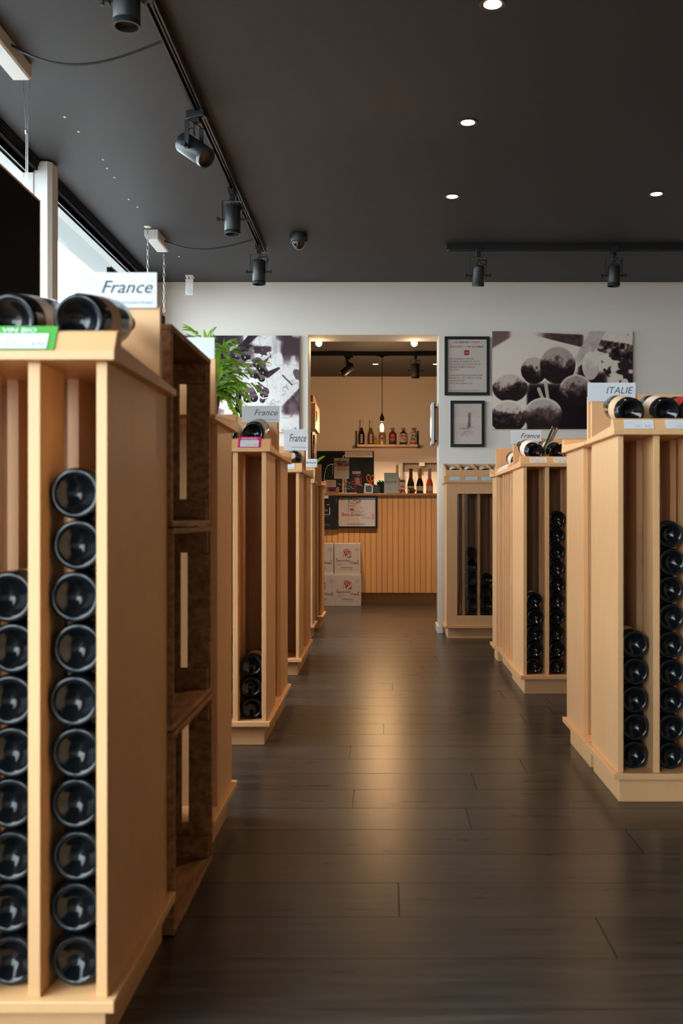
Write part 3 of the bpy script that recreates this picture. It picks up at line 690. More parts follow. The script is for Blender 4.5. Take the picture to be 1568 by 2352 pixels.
ln(q, 'VOUS RECEVEZ ÉGALEMENT UNE', 1031.5, 1108, 864.4); ln(qr, 'REMISE DE 10%', 1031.5, 1066.5, 870.6); ln(q, 'LORS DE VOTRE', 1069, 1106, 870.6)
ln(qr, 'ANNIVERSAIRE', 1031.5, 1066, 876.8); ln(q, "C'EST PAS GÉNIAL ÇA ?", 1031.5, 1086, 883)
q.build('black_lettering', INK, t); qr.build('red_lettering', RED, t)
q = MB(); bar(q, XX(1065.3,D), XX(1077,D), ZZ(816.3,D), ZZ(805,D), ys); q.build('red_logo', RED, t)
q = MB(); ys -= .0005; ln(q, 'VINS', 1067, 1075.5, 812.5, 3); q.build('logo_lettering', PAPER, t)
q = MB(); 
for k in range(3): bar(q, XX(1031,D), XX([1100,1098,1072][k],D), ZZ(897.0+k*2.2,D), ZZ(896.2+k*2.2,D), ys)
q.build('fine_print', INKG, t)
t, ys = frame('framed_drawing', XX(1034,D), XX(1111.5,D), ZZ(1027,D), ZZ(921,D), YW-.001, .0195, 'smaller black framed brown vine drawing below the loyalty notice', pm=mat('notice_paper', (.70,.62,.55), .55))
q = MB(); random.seed(3)
def PXZ(px, py): return (XX(px,D), ZZ(py,D))
for k in range(16):
    x_ = 1077+random.uniform(-2.5,2.5); pts = []
    for i in range(9): pts.append(PXZ(x_+random.uniform(-1.4,1.4), 948+i*4.3+random.uniform(-1,1)))
    line(q, pts, .0011, ys)
for k in range(34):
    a = random.uniform(0, 2*math.pi); pts = []; x_, y_ = 1070, 988
    for i in range(7):
        a += random.uniform(-.7,.7); x_ += 2.8*math.cos(a); y_ += 2.6*math.sin(a); y_ = min(y_, 1003); pts.append(PXZ(x_, y_))
    line(q, pts, .0010, ys)
line(q, [PXZ(1078,955),PXZ(1092,946),PXZ(1084,940)], .0008, ys); line(q, [PXZ(1078,975),PXZ(1095,965)], .0008, ys)
line(q, [PXZ(1062,935),PXZ(1083,935)], .0012, ys); line(q, [PXZ(1065,1018),PXZ(1080,1018)], .0012, ys)
q.build('vine_drawing', mat('sepia_ink', (.22,.12,.08), .7), t)
# frame on the inside face of the right jamb
t = thing('jamb_picture', (DX1, 7.25, 1.33), 'thin pale frame mounted inside the right side of the doorway', 'picture')
z0, z1 = ZZ(1019.5,7.12), ZZ(925,7.12)
MB().box(.364, .371, 7.118, 7.368, z0, z1).build('backing', BLACK, t, bevel=.002)
MB().box(.346, .3635, 7.116, 7.370, z0+.002, z1+.002).build('pale_mount', PAPER, t, bevel=.001)
MB().box(.3445, .3462, 7.16, 7.335, z0+.04, z1-.045).build('sheet', mat('grey_photo', (.35,.36,.40), .3), t)
MB().box(.3440, .3446, 7.17, 7.325, z0+.03, z0+.05).build('caption', INK, t)

# ------------------------------------------------------------------ ceiling things
def spotlight(px, D, track_x, label, aim=(0,0,-1), z_piv=None, zt=2.455, turn=0., body=(.040,.145), on=False, group='black track spotlights'):
    x = track_x; t = thing('track_spotlight', (x, D, zt), label, 'spotlight', group)
    # adapter
    c, s_ = math.cos(turn), math.sin(turn)
    def mp(a, b, z): return (x+a*c-b*s_, D+a*s_+b*c, z)
    MB(mp).box(-.016,.016,-.055,.030, zt-.030, zt+.004).box(-.012,.012,-.030,.022, zt-.048, zt-.030).build('adapter', TRACKB, t, bevel=.002)
    zp = z_piv if z_piv is not None else zt-.142; yk = zt-.052; r, L = body
    y = MB(mp); y.box(-.052,.052,-.010,.010, yk-.003, yk); y.box(-.052,-.049,-.010,.010, zp-.01, yk).box(.049,.052,-.010,.010, zp-.01, yk); y.build('yoke', TRACKB, t)
    for sg in (-1, 1):
        a = Vector(mp(.040*sg, 0, zp)); b = Vector(mp(.068*sg, 0, zp)); MB().cyl(a, b, .005, n=10).cyl(b, b+(b-a).normalized()*.010, .011, n=14).build('knob', TRACKB, t)
    d = Vector(aim).normalized(); c0 = Vector(mp(0,0,zp)); a = c0-d*L*.48; e = c0+d*L*.52
    o = MB().lathe([(0,r*.90),(.004,r*.97),(.008,r),(L-.020,r),(L-.019,r*.985),(L-.017,r*.985),(L-.016,r),(L,r),(L,r*.86),(L-.022,r*.80)], a, d, n=36).build('lamp_body', SPOTB, t, smooth=True)
    MB().disc(e-d*.020, r*.80, d.orthogonal().normalized(), d.cross(d.orthogonal()).normalized(), 24).build('lens', mat('spot_lens', (.10,.055,.035), .25, spec=.8), o)
    q = [Vector(mp(0,.0,zt-.04)), Vector(mp(.012,.01,zt-.075)), Vector(mp(.045,.03,zt-.085)), Vector(mp(.05,.035,zt-.06)), Vector(mp(.02,.03,zt-.055)), a+Vector((-.005,.01,.02)), a+d*.004]
    sp = []
    for i in range(len(q)-1):
        p0, p1, p2, p3 = q[max(i-1,0)], q[i], q[i+1], q[min(i+2,len(q)-1)]
        for k in range(5):
            u = k/5; sp.append(.5*((2*p1)+(p2-p0)*u+(2*p0-5*p1+4*p2-p3)*u*u+(3*p1-p0-3*p2+p3)*u**3))
    sp.append(q[-1]); MB().tube(sp, .0028, 6).build('lead', CABLE, t)
    return t
def track(name, a, b, label, w_=.036, h=.036):
    a, b = Vector(a), Vector(b); d = (b-a).normalized(); s = d.cross(Vector((0,0,1)))
    t = thing(name, (a+b)/2, label, 'light track'); L = (b-a).length/2; c = (a+b)/2
    m = MB(); m.obox(c+Vector((0,0,.014)), d*L, s*w_/2, Vector((0,0,.004)))
    for sg in (-1, 1): m.obox(c+s*sg*(w_/2-.003)+Vector((0,0,-.004)), d*L, s*.003, Vector((0,0,.018)))
    m.obox(c+Vector((0,0,-.002)), d*L, s*.003, Vector((0,0,.014)))
    m.build('rail', TRACKB, t)
    for e in (a, b): MB().obox(e, d*.012, s*(w_/2+.001), Vector((0,0,.0185))).build('end_cap', TRACKB, t)
    return t
zt_ = ZC-.0185
TX = -.745
track('light_track', (TX, .9, zt_), (TX, 6.17, zt_), 'long black ceiling track running away beside the left windows')
spotlight(0, 2.93, TX-.01, 'black spotlight cut off by the top edge of the photo', zt=2.47, z_piv=2.34)
spotlight(0, 4.04, TX-.022, 'black spotlight tilted sideways with its lens visible', aim=(.62,-.35,-.50), turn=1.15, zt=2.47, z_piv=2.315, body=(.042,.155))
spotlight(0, 5.02, TX-.015, 'black spotlight hanging straight down, third along the left track', zt=2.47, z_piv=2.325)
spotlight(0, 6.05, TX-.01, 'black spotlight at the far end of the left track', zt=2.47, z_piv=2.315, turn=0.)
track('light_track', (XX(1030,6.12), 6.12, zt_), (3.0, 6.12, zt_), 'black ceiling track running across above the right wall print')
spotlight(0, 6.12, XX(1098,6.12), 'black spotlight on the right track nearest the doorway', zt=2.47, z_piv=2.31, aim=(0,.22,-1), body=(.037,.125))
spotlight(0, 6.12, XX(1409,6.12), 'black spotlight on the right track above the grape print corner', zt=2.47, z_piv=2.31, body=(.038,.125))
track('light_track', (XX(714,10.07), 10.07, zt_), (1.6, 10.07, zt_), 'black ceiling track across the back room')
spotlight(0, 10.07, XX(798,10.07), 'back room spotlight tilted down to the left', zt=2.47, z_piv=2.32, aim=(-.75,-.1,-.65), turn=1.5)
spotlight(0, 10.07, XX(954,10.07), 'back room spotlight hanging straight beside the pendant cord', zt=2.47, z_piv=2.31, aim=(0,.2,-1))

WARMC = (1.0,.68,.42)
def downlight(px, py, label, X=None, Y=None, energy=42, spec_w=1.0):
    D = 1.683*F/(CY-py); x = XX(px, D)
    t = thing('downlight', (x, D, ZC), label, 'ceiling light', 'small round recessed ceiling lights')
    MB().lathe([(0,.0425),(-.003,.043),(-.0045,.040),(-.002,.029),(0,.028)], (x, D, ZC), n=32, caps=False).build('trim_ring', mat('downlight_trim', (.05,.05,.05), .4), t, smooth=True)
    MB().lathe([(-.0022,.029),(-.0026,.002)], (x, D, ZC), n=24).build('lamp', mat('downlight_glow', (1,.8,.5), .5, emis=(1,.66,.34), es=22), t)
    l = bpy.data.lights.new('downlight_beam', 'SPOT'); l.energy = energy; l.color = WARMC; l.spot_size = math.radians(95); l.spot_blend = .8; l.shadow_soft_size = .03
    o = bpy.data.objects.new('downlight_beam', l); C.objects.link(o); o.parent = t; o.location = (0,0,-.03)
    return t
downlight(1131, 9, 'recessed ceiling light cut by the top edge of the photo')
downlight(1074, 281, 'recessed ceiling light, second from the top')
downlight(1038, 451, 'recessed ceiling light nearest the doorway')
downlight(1507, 445, 'recessed ceiling light at the right edge of the photo')
downlight(862, 836, 'small recessed light in the back room left of the pendant cord', energy=420)
downlight(1000.5, 836, 'small recessed light in the back room at the right jamb', energy=420)
for k, (px, py) in enumerate(((732,787),(951,786))):
    D = 7.30; c = Vector((XX(px,D), D, DZ-.026))
    t = thing('bulb_lamp', (c.x, c.y, DZ), 'glowing round bulb under the doorway lintel, %s one' % ['left','right'][k], 'lamp', 'bulbs under the doorway lintel')
    MB().cyl((c.x,c.y,DZ), (c.x,c.y,DZ-.008), .013, n=16).build('socket', PVC, t)
    MB().lathe([(-.024,.002),(-.021,.012),(-.013,.021),(0,.0255),(.010,.023),(.016,.018)], c, n=20).build('bulb', mat('bulb_glow', (1,.8,.5), .5, emis=(1,.62,.28), es=9), t, smooth=True)
    l = bpy.data.lights.new('bulb_light', 'POINT'); l.energy = .7; l.color = WARMC; l.shadow_soft_size = .03
    o = bpy.data.objects.new('bulb_light', l); C.objects.link(o); o.parent = t; o.location = (0,.02,-.065)
# ceiling boxes of the hanging boards, with their cables
def cbox(x0, x1, y0, y1, label):
    t = thing('ceiling_box', ((x0+x1)/2, (y0+y1)/2, ZC), label, 'junction box', 'white boxes on the ceiling')
    MB().prism([(x0,ZC),(x0,ZC-.036),(x0+.010,ZC-.052),(x1-.004,ZC-.055),(x1,ZC-.05),(x1,ZC)], lambda p,q,s: (p,s,q), y0, y1).build('housing', PVC, t, bevel=.003)
    MB().box(x0+.012, x1-.006, y0+.004, y1-.004, ZC-.0575, ZC-.0545).build('cover', WHITE, t, bevel=.001)
cbox(-1.385, -1.306, 3.25, 3.70, 'white box on the ceiling at the top left edge')
cbox(-1.393, -1.312, 5.80, 6.09, 'white box on the ceiling beside the two chains')
def sag(a, b, dz, n=14, kx=0):
    a, b = Vector(a), Vector(b); return [a.lerp(b, i/n)+Vector((0,0,-dz*math.sin(math.pi*(i/n)**.85))) for i in range(n+1)]
tag(MB().tube(sag((-1.306,3.50,ZC-.02), (TX-.02,3.45,ZC-.03), .075), .0045, 8).build('cable', CABLE, smooth=True), 'black cable drooping from the top left ceiling box to the track', 'cable')
tag(MB().tube(sag((-1.312,5.97,ZC-.02), (TX-.02,5.90,ZC-.03), .055), .0045, 8).build('cable', CABLE, smooth=True), 'black cable from the far ceiling box to the track end', 'cable')
# hanging boards
BX = -1.37
def board(y0, y1, label):
    t = thing('hanging_board', (BX, y1, 2.08), label, 'board', 'dark boards hung by the window')
    MB().box(BX-.018, BX, y0, y1, 1.28, 2.08).build('board_face', mat('board_black', (.006,.007,.010), .8, spec=.1), t)
    MB().box(BX-.020, BX+.003, y0, y1, 2.08, 2.086).box(BX-.020, BX+.003, y1, y1+.006, 1.28, 2.086).build('edge_strip', mat('oak_edge', (.55,.36,.20), .4), t)
    return t
board(2.3, 3.965, 'black board hung by the window at the left edge')
board(5.0, 6.24, 'far hung board, only its pale top edge shows beside the chain')
def wire(x, y, z1, label):
    t = thing('steel_wire', (x, y, ZC), label, 'wire')
    MB().tube([(x-.004,y,z1+.02),(x-.003,y,ZC-.20),(x-.014,y,ZC)], .0012, 6).tube([(x+.003,y,z1+.02),(x+.003,y,ZC-.20),(x+.010,y,ZC)], .0012, 6).build('strand', CHROME, t)
    MB().lathe([(0,.004),(.012,.005),(.02,.002)], (x-.003,y,ZC-.205), n=10).build('clamp', CHROME, t)
    hk = [(x, y, z1+.03)]+[(x+.006*math.sin(a), y, z1+.012+.012*math.cos(a)) for a in (0,.6,1.2,1.9,2.6,3.2,3.9)]
    MB().tube(hk, .0018, 6).build('hook', CHROME, t)
wire(BX, 3.83, 2.08, 'thin steel wire holding the black board at the left edge')
def chain(x, y, z0, label):
    t = thing('chain', (x, y, ZC), label, 'chain', 'chains of the far hung board')
    k = 0; z = ZC-.012; m = None
    while z > z0:
        pts = []
        for i in range(10):
            a = 2*math.pi*i/10; u = .0055*math.cos(a); v = .014*math.sin(a)+(.003 if math.sin(a) > 0 else -.003)
            pts.append((x+u, y, z+v) if k % 2 == 0 else (x, y+u, z+v))
        pts.append(pts[0]); MB().tube(pts, .0014, 5).build('link', CHROME, t, smooth=True); z -= .027; k += 1
    MB().lathe([(0,.022),(-.004,.02),(-.007,.004)], (x,y,ZC), n=16).build('ceiling_rose', PVC, t)
chain(BX+.01, 5.75, 2.09, 'left chain from the ceiling to the far hung board')
chain(BX+.01, 6.18, 2.09, 'right chain hanging just left of the white wall')
t = thing('ceiling_bracket', (XX(435,6.9), 6.9, ZC), 'small white tag hanging from a ceiling bracket near the wall', 'bracket')
x_ = XX(434.5,6.9)
MB().box(x_-.026,x_+.026,6.89,6.95,ZC-.012,ZC).build('ceiling_plate', PVC, t)
MB().box(x_-.027,x_+.027,6.90,6.904,ZZ(678,6.9),ZZ(640,6.9)).build('tag_plate', PVC, t, bevel=.001)
MB().disc((x_+.006,6.899,ZZ(669,6.9)), .02).build('round_patch', PAPER, t)
MB().tube([(x_,6.90,ZZ(642,6.9)),(x_-.004,6.895,ZZ(636,6.9)),(x_,6.90,ZC-.01)], .003, 6).build('hook', CABLE, t)
for k, (px, py) in enumerate(((149,268),(181,302),(237,366),(246,386),(263,407),(296,457),(316,475),(411,589))):
    D = 1.683*F/(CY-py); tag(MB().lathe([(0,.007),(-.003,.006),(-.005,.002)], (XX(px,D), D, ZC), n=10).build('ceiling_screw', PVC, smooth=True), 'tiny pale screw head in the dark ceiling near the window', 'screw', 'tiny screw heads in the ceiling')
# dome camera
c = (XX(686,5.9), 5.9, ZC); t = thing('dome_camera', c, 'black dome security camera on the ceiling', 'camera')
MB().lathe([(0,.050),(-.004,.054),(-.042,.054),(-.050,.050),(-.053,.040)], c, n=32).build('housing', SPOTB, t, smooth=True)
MB().lathe([(-.050,.042),(-.068,.038),(-.083,.028),(-.092,.014),(-.094,.001)], c, n=28).build('dome', mat('smoked_dome', (.006,.007,.009), .05, spec=.8, coat=.5), t, smooth=True)
MB().tube([(c[0]-.036,c[1]-.03,ZC-.058),(c[0]-.026,c[1]-.028,ZC-.075),(c[0]-.012,c[1]-.024,ZC-.086)], .004, 6).build('clip', mat('grey_clip', (.35,.37,.38), .4), t)

# ------------------------------------------------------------------ back room: counter
CY0 = 9.50; CT = 1.056
t = thing('counter', (0, 9.8, 0), 'wooden sales counter clad with upright slats', 'counter')
MB().box(-1.42, .80, CY0+.014, 10.0, .108, 1.034).build('carcass', mat('counter_shadow_gap', (.03,.015,.008), .7), t)
MB().box(-1.40, .80, CY0+.06, 9.98, 0, .108).build('plinth', COUNTER, t)
MB().box(-1.45, .83, CY0-.022, 10.03, 1.034, CT).build('countertop', mat('counter_top_wood', (.36,.18,.07), .4), t, bevel=.002)
sl = None; x = -1.42; p = .05255
x = XX(876.9, CY0)-p*26
while x < .79:
    if sl is None:
        sl = MB().box(0, p-.0035, CY0, CY0+.014, .108, 1.034).build('slat', COUNTER, t); base_sl = sl.location.copy()
        o = sl
    else: o = sl.copy(); C.objects.link(o)
    o.location = (x, 0, 0); x += p
ORG[sl.name] = ORG[t.name]

# beaujolais frame and tote on the counter front
yp = CY0-.003
t, ys = frame('framed_poster', XX(772.5,9.47), XX(866.5,9.47), ZZ(1213.5,9.47), ZZ(1138.5,9.47), yp, .019, 'black framed Beaujolais villages nouveau poster on the counter front', dep=.026, pm=mat('poster_paper', (.62,.56,.57), .5))
D = 9.49
def R(px, py): return (XX(px,D), ZZ(py,D))
q = MB(); qr = MB(); qg = MB()
def tx(mb, s, x0, x1, py, h, **k): add_text(mb, s, (XX(x0,D), ys, ZZ(py,D)), EX, EZ, width=XX(x1,D)-XX(x0,D), height=h/F*D, **k)
# crop pixels of the region 730..880 x 1130..1230 at 10.45 per px
cp = lambda x, y: R(730+x/10.45, 1130+y/10.45)
tx(qr, 'Beau', 784.5, 807, 1185, 8.5); tx(q, 'jolais', 807.5, 832, 1185, 7.5); tx(q, '-', 833, 835, 1185, 5); tx(q, 'n', 835, 838.5, 1183, 4)
tx(qg, 'village', 827, 852.5, 1191.5, 6.5); tx(qr, 'S', 853, 858.5, 1192, 11); tx(q, 'nouveau', 798, 837, 1205.5, 5.2); tx(qg, 'Maison 2021', 844, 855, 1201, 1.4); tx(qg, 'l appellation', 795, 822, 1193, 1.6)
arc = lambda cx, cy, rx, ry, a0, a1, n=18: [cp(cx+rx*math.cos(a0+(a1-a0)*i/n), cy+ry*math.sin(a0+(a1-a0)*i/n)) for i in range(n+1)]
line(q, [cp(737,135), cp(737,470)], .004, ys); line(q, arc(840,205,92,82,0,2*math.pi,28), .004, ys)
line(q, arc(820,190,45,58,.4,2.2), .003, ys); line(q, [cp(835,310),cp(840,375),cp(820,388)], .003, ys)
line(q, [cp(760,320),cp(785,335),cp(815,325)], .005, ys); line(q, [cp(860,325),cp(880,335),cp(900,322)], .004, ys)
line(q, arc(830,400,85,85,.4,2.6), .003, ys); line(q, arc(1020,420,85,65,.3,2.7), .003, ys); line(q, arc(1040,380,30,30,0,6.28), .002, ys)
for k in range(4): line(q, [cp(915+k*16,300-k*8),cp(945+k*16,240-k*10)], .0025, ys)
for a_, b_ in ((800,165),(875,205)): qr.disc((cp(a_,b_)[0], ys, cp(a_,b_)[1]), .0095, ry=.007)
for pts in ([(762,400),(800,395),(825,410),(850,395),(870,425),(820,455),(785,440)], [(970,180),(1000,195),(1050,175),(1020,220),(1015,260),(990,290),(1000,240)]):
    qr.add([(cp(*p_)[0], ys, cp(*p_)[1]) for p_ in pts], [tuple(range(len(pts)))])
q.build('black_print', INK, t); qr.build('red_print', RED, t); qg.build('grey_print', INKG, t)
t = thing('tote_bag', (XX(756,9.45), 9.46, ZZ(1216,9.46)), 'black tote bag with white print hanging left of the Beaujolais poster', 'bag')
m = MB(); m.prism([R(733,1139),R(771,1138),R(773,1170),R(778.5,1211),R(776,1215),R(733,1217)], lambda a,b,s: (a,s,b), 9.462, 9.492); m.build('bag_body', mat('black_canvas', (.012,.014,.018), .85), t, bevel=.004)
ys = 9.4605; q = MB(); D = 9.46
tx(q, 'ATIKS', 730, 752, 1174, 3.6, bold=.01); bar(q, XX(756,D), XX(757.8,D), ZZ(1182,D), ZZ(1166,D), ys); bar(q, XX(733,D), XX(757.8,D), ZZ(1182,D), ZZ(1181,D), ys)
tx(q, 'bar a vins de caractere', 733, 757, 1185.5, 1.2); tx(q, 'la cave', 735, 747, 1169, 1.2); tx(q, 'www', 739, 753, 1204, 1.0); tx(q, 'vins et terroirs', 737, 758, 1206.8, 1.0); bar(q, XX(750,D), XX(757,D), ZZ(1159.8,D), ZZ(1158.8,D), ys)
q.build('white_lettering', PAPER, t)
MB().box(XX(739,D), XX(754,D), 9.455, 9.457, ZZ(1145,D), ZZ(1138.5,D)).build('tag_card', PAPER, t)
# wine cartons
t0 = thing('wine_carton', (0,0,0), None, 'box', 'wine cartons in front of the counter')
MB().box(-.122, .122, 0, .17, 0, .290).build('carton_body', CARTON, t0, bevel=.002)
b_ = MB().box(-.1215, .1215, .001, .169, .290, .2915).build('top_flaps', mat('carton_edge', (.66,.60,.54), .7), t0)
ys = -.0012; sc = .244/61.; kx = lambda x: -.122+(x-550)/835*.244; kz = lambda y: .290-(y-150)/1015*.290
qr = MB(); qk = MB(); qp = MB()
for (a, b_) in ((860,375),(915,345),(965,345),(1020,380),(1060,410),(880,425),(930,400),(975,410),(1020,462),(890,470),(945,460),(905,515),(965,505),(912,555),(935,500),(865,440),(1000,430)): qr.disc((kx(a), ys, kz(b_)), .0062, n=14)
for k in range(4): line(qk, [(kx(800+k*8), kz(480+k*38)),(kx(855-k*10), kz(545+k*18))], .0014, ys)
for k in range(3): line(qk, [(kx(1040+k*25), kz(540)),(kx(1055+k*25), kz(440-k*5))], .0014, ys)
for k in range(3): line(qr, [(kx(960+k*30), kz(608-k*28)),(kx(1090), kz(602-k*28))], .0030, ys)
line(qk, [(kx(922), kz(570)),(kx(925), kz(700))], .0011, ys)
MUT = mat('faded_red_ink', (.30,.09,.11), .7)
for s, x0, x1, y, h in (('B', 610, 655, 728, 110), ('eaujolais', 660, 1055, 728, 62), ('-n', 1080, 1130, 725, 30), ('village', 1030, 1285, 800, 60), ('S', 1285, 1330, 815, 120), ('nouveau', 755, 1140, 952, 48), ('vin rouge de garde', 760, 1140, 1000, 16), ('appellation', 625, 790, 778, 14), ('controlee de France', 625, 920, 815, 14), ('village', 625, 770, 850, 14)):
    add_text(qp, s, (kx(x0), ys, kz(y)), EX, EZ, width=kx(x1)-kx(x0), height=h/1015*.29, bold=.012)
for r_ in (.019, .0175): qp_pts = [(kx(1270)+r_*math.cos(a*.35), kz(345)+r_*math.sin(a*.35)) for a in range(19)]
line(qp, qp_pts, .0010, ys); line(qp, [(kx(1225),kz(360)),(kx(1310),kz(340))], .0014, ys); line(qp, [(kx(1230),kz(335)),(kx(1300),kz(318))], .0012, ys); line(qp, [(kx(1290),kz(180)),(kx(1290),kz(1140))], .0010, ys)
qr.build('grape_print', RED, t0); qk.build('stem_print', mat('brown_red_ink', (.18,.03,.05), .7), t0); qp.build('lettering', MUT, t0)
spots_ = [(XX(798.7,9.28), 9.285, 0, 'lower right wine carton with red grapes on the floor'), (XX(797.3,9.28), 9.30, .2925, 'upper right wine carton stacked before the counter'),
          (XX(738.5,9.28), 9.285, 0, 'lower left wine carton, half hidden by the rack'), (XX(735.3,9.28), 9.30, .2925, 'upper left wine carton, half hidden by the rack')]
for k, (x, y, z, lb) in enumerate(spots_):
    o = t0 if k == 0 else copy_tree(t0)
    o.location = (x, y, z); o.rotation_euler.z = [0,.01,-.01,.015][k]; tag(o, lb, 'box', 'wine cartons in front of the counter')

# ------------------------------------------------------------------ things on the counter
DK = 9.62; z0 = CT; sx = F/DK
def K(px, py, D=DK): return P(px, py, D)
CG = 'things on the counter'
ys = DK
# poster stand
t = thing('poster_stand', K(787,1133), 'white stand holding an event sheet on the counter', 'stand')
MB().box(XX(778,DK), XX(820,DK), DK-.06, DK+.08, z0, z0+.008).build('base_plate', WHITE, t, bevel=.001)
hook = [(XX(787.5,DK), DK, z0+.005), (XX(787.5,DK), DK, ZZ(1049,DK))]+[(XX(791,DK)-.015*math.cos(a), DK, ZZ(1050,DK)+.015*math.sin(a)) for a in (.3,.8,1.3,1.8,2.3)]
MB().tube(hook, .0055, 10).build('pole', WHITE, t, smooth=True)
D = DK-.02; MB().box(XX(767,D), XX(801.5,D), D, D+.002, ZZ(1099.5,D), ZZ(1052,D)).build('sheet', PAPERW, t)
ys = D-.0015; rs = random.Random(4)
cols = [mat('print_rose', (.45,.15,.16), .5), mat('print_plum', (.09,.04,.10), .5), mat('print_peach', (.62,.40,.28), .5)]
qs = [MB(), MB(), MB()]
for i in range(14):
    for j in range(5):
        m = qs[rs.choice((0,1,1,2)) if 2 < i < 12 else rs.choice((2,1,2))]; a = XX(767.4+i*2.42,D); m.quad((a,ys,ZZ(1058.5+j*2.6,D)),(a+.0098,ys,ZZ(1058.5+j*2.6,D)),(a+.0098,ys,ZZ(1061+j*2.6,D)),(a,ys,ZZ(1061+j*2.6,D)))
for m, c_, n_ in zip(qs, cols, ('rose_print','plum_print','peach_print')): m.build(n_, c_, t)
q = MB(); bar(q, XX(774,D), XX(794,D), ZZ(1075,D), ZZ(1070.5,D), ys-.0006); q.build('orange_bar', mat('print_orange', (.75,.32,.12), .5), t)
q = MB(); bar(q, XX(773,D), XX(794,D), ZZ(1077.8,D), ZZ(1077,D), ys); bar(q, XX(771,D), XX(796,D), ZZ(1079.8,D), ZZ(1079,D), ys); bar(q, XX(779,D), XX(786,D), ZZ(1056.5,D), ZZ(1054.5,D), ys); q.build('print_lines', INKG, t)
# thin white cable
tag(MB().tube([K(744,1104),K(745,1092),K(748,1078),K(752,1070),K(758,1066.5),K(766,1066)], .0028, 6).tube([K(764,1066), K(764,1090)], .0012, 5).build('cable', PVC, smooth=True), 'thin white cable arching beside the event sheet', 'cable')
# small card and cardboard box
t = thing('gift_box', K(758,1133,9.56), 'small cardboard box with purple packets and a card reading Pourquoi pas', 'box')
D = 9.56; MB().box(XX(743,D), XX(748,D), D, D+.09, z0, ZZ(1118.5,D)).build('pale_side', PAPERW, t)
MB().box(XX(748.2,D), XX(777,D), D, D+.006, z0, ZZ(1118.5,D)).box(XX(748.2,D), XX(777,D), D+.09, D+.096, z0, ZZ(1118.5,D)).box(XX(775.5,D), XX(777,D), D+.006, D+.09, z0, ZZ(1118.5,D)).build('cardboard_tray', mat('cardboard', (.36,.20,.09), .7), t)
q = MB(); q.add([(p_.x, D-.0012, p_.z) for p_ in (P(753,1119.5,D),P(772.5,1119.5,D),P(769.5,1128.5,D),P(756,1128.5,D))], [(0,1,2,3)]); q.build('cutout', mat('dark_plum', (.06,.01,.04), .6), t)
q = MB()
for k in range(3): q.obox(P(756+k*6.2,1122+k,D-.004), (.012,0,.001*k), (0,.001,0), (0,0,.005))
q.build('packets', mat('purple_packet', (.28,.02,.20), .5), t)
MB().box(XX(743.2,D), XX(771,D), D+.02, D+.022, ZZ(1118,D), ZZ(1102.5,D)).build('card', mat('pinkish_card', (.62,.50,.47), .6), t)
ys = D+.0185; q = MB()
def tz(mb, s, x0, x1, py, h, **k): add_text(mb, s, (XX(x0,D), ys, ZZ(py,D)), EX, EZ, width=XX(x1,D)-XX(x0,D), height=h/F*D, **k)
tz(q, 'Pourquoi pas', 745, 769, 1107.6, 2.6, bold=.012); tz(q, 'la carte cadeau ?', 745.5, 768.5, 1112, 2.0); tz(q, '? titre', 753, 761, 1115.8, 2.0); q.build('lettering', mat('plum_ink', (.10,.02,.08), .6), t)
# cable tangle
rs = random.Random(9); m = MB(); m2 = MB()
for k in range(16):
    pts = []; x_, zz, yy = rs.uniform(779,808), rs.uniform(1112,1130), DK+rs.uniform(.02,.08); a = rs.uniform(0, 6.28)
    for i in range(7): pts.append(P(min(max(x_,775),815), min(max(zz,1106),1130.5), yy)); a += rs.uniform(-.8,.8); x_ += 4*math.cos(a); zz += 2.4*math.sin(a)
    (m if k % 3 else m2).tube(pts, .0028, 5)
m.tube([P(795,1131,DK+.03),P(800,1122,DK+.03),P(808,1105,DK+.03),P(812,1097,DK+.03)], .002, 5)
o = m.build('cable_tangle', CABLE, smooth=True); tag(o, 'tangle of black cables behind the stand base on the counter', 'cables', kind='stuff')
tag(m2.build('grey_cables', mat('grey_cable', (.25,.24,.26), .5), smooth=True), 'grey leads mixed into the black cable tangle', 'cables', kind='stuff')
t = thing('post_tube', K(792,1133,9.75), 'short grey rounded post behind the poster stand', 'stand'); MB().lathe([(0,.012),(.16,.012),(.165,.009)], (XX(792.5,9.75),9.75,z0), n=16).build('tube', mat('greyish_post', (.42,.38,.40), .4), t, smooth=True)
# purple flyer holder
t = thing('flyer_holder', K(820,1133), 'magenta and white flyer standing behind the black card reader', 'leaflet'); D = DK+.03
def slab(px0, px1, pxb0, pxb1, y0, y1, off, name, m_): MB().prism([(XX(px0,D),ZZ(y0,D)),(XX(px1,D),ZZ(y0,D)),(XX(pxb1,D),ZZ(y1,D)),(XX(pxb0,D),ZZ(y1,D))], lambda a,b,s: (a,s,b), D-off, D-off+.0015).build(name, m_, t)
slab(810,829,814.5,832.5,1082,1131.5,0,'magenta_card',mat('magenta_flyer', (.36,.015,.17), .45)); slab(809,827.5,809.4,828,1082.5,1088.5,.002,'white_header',PAPERW); slab(810,828.6,811,829.5,1089,1096,.002,'violet_band',mat('violet_band', (.09,.03,.12), .5)); slab(815,824.5,817,827,1097.5,1113,.002,'beige_panel',mat('beige_panel', (.55,.42,.28), .6))
MB().disc((XX(813.5,D), D-.004, ZZ(1085.3,D)), .005).build('red_dot', RED, t)
q = MB(); ys = D-.0035; bar(q, XX(820,D), XX(826,D), ZZ(1092,D), ZZ(1091,D), ys); bar(q, XX(820,D), XX(825,D), ZZ(1094,D), ZZ(1093.2,D), ys); q.build('print_lines', INKL, t)
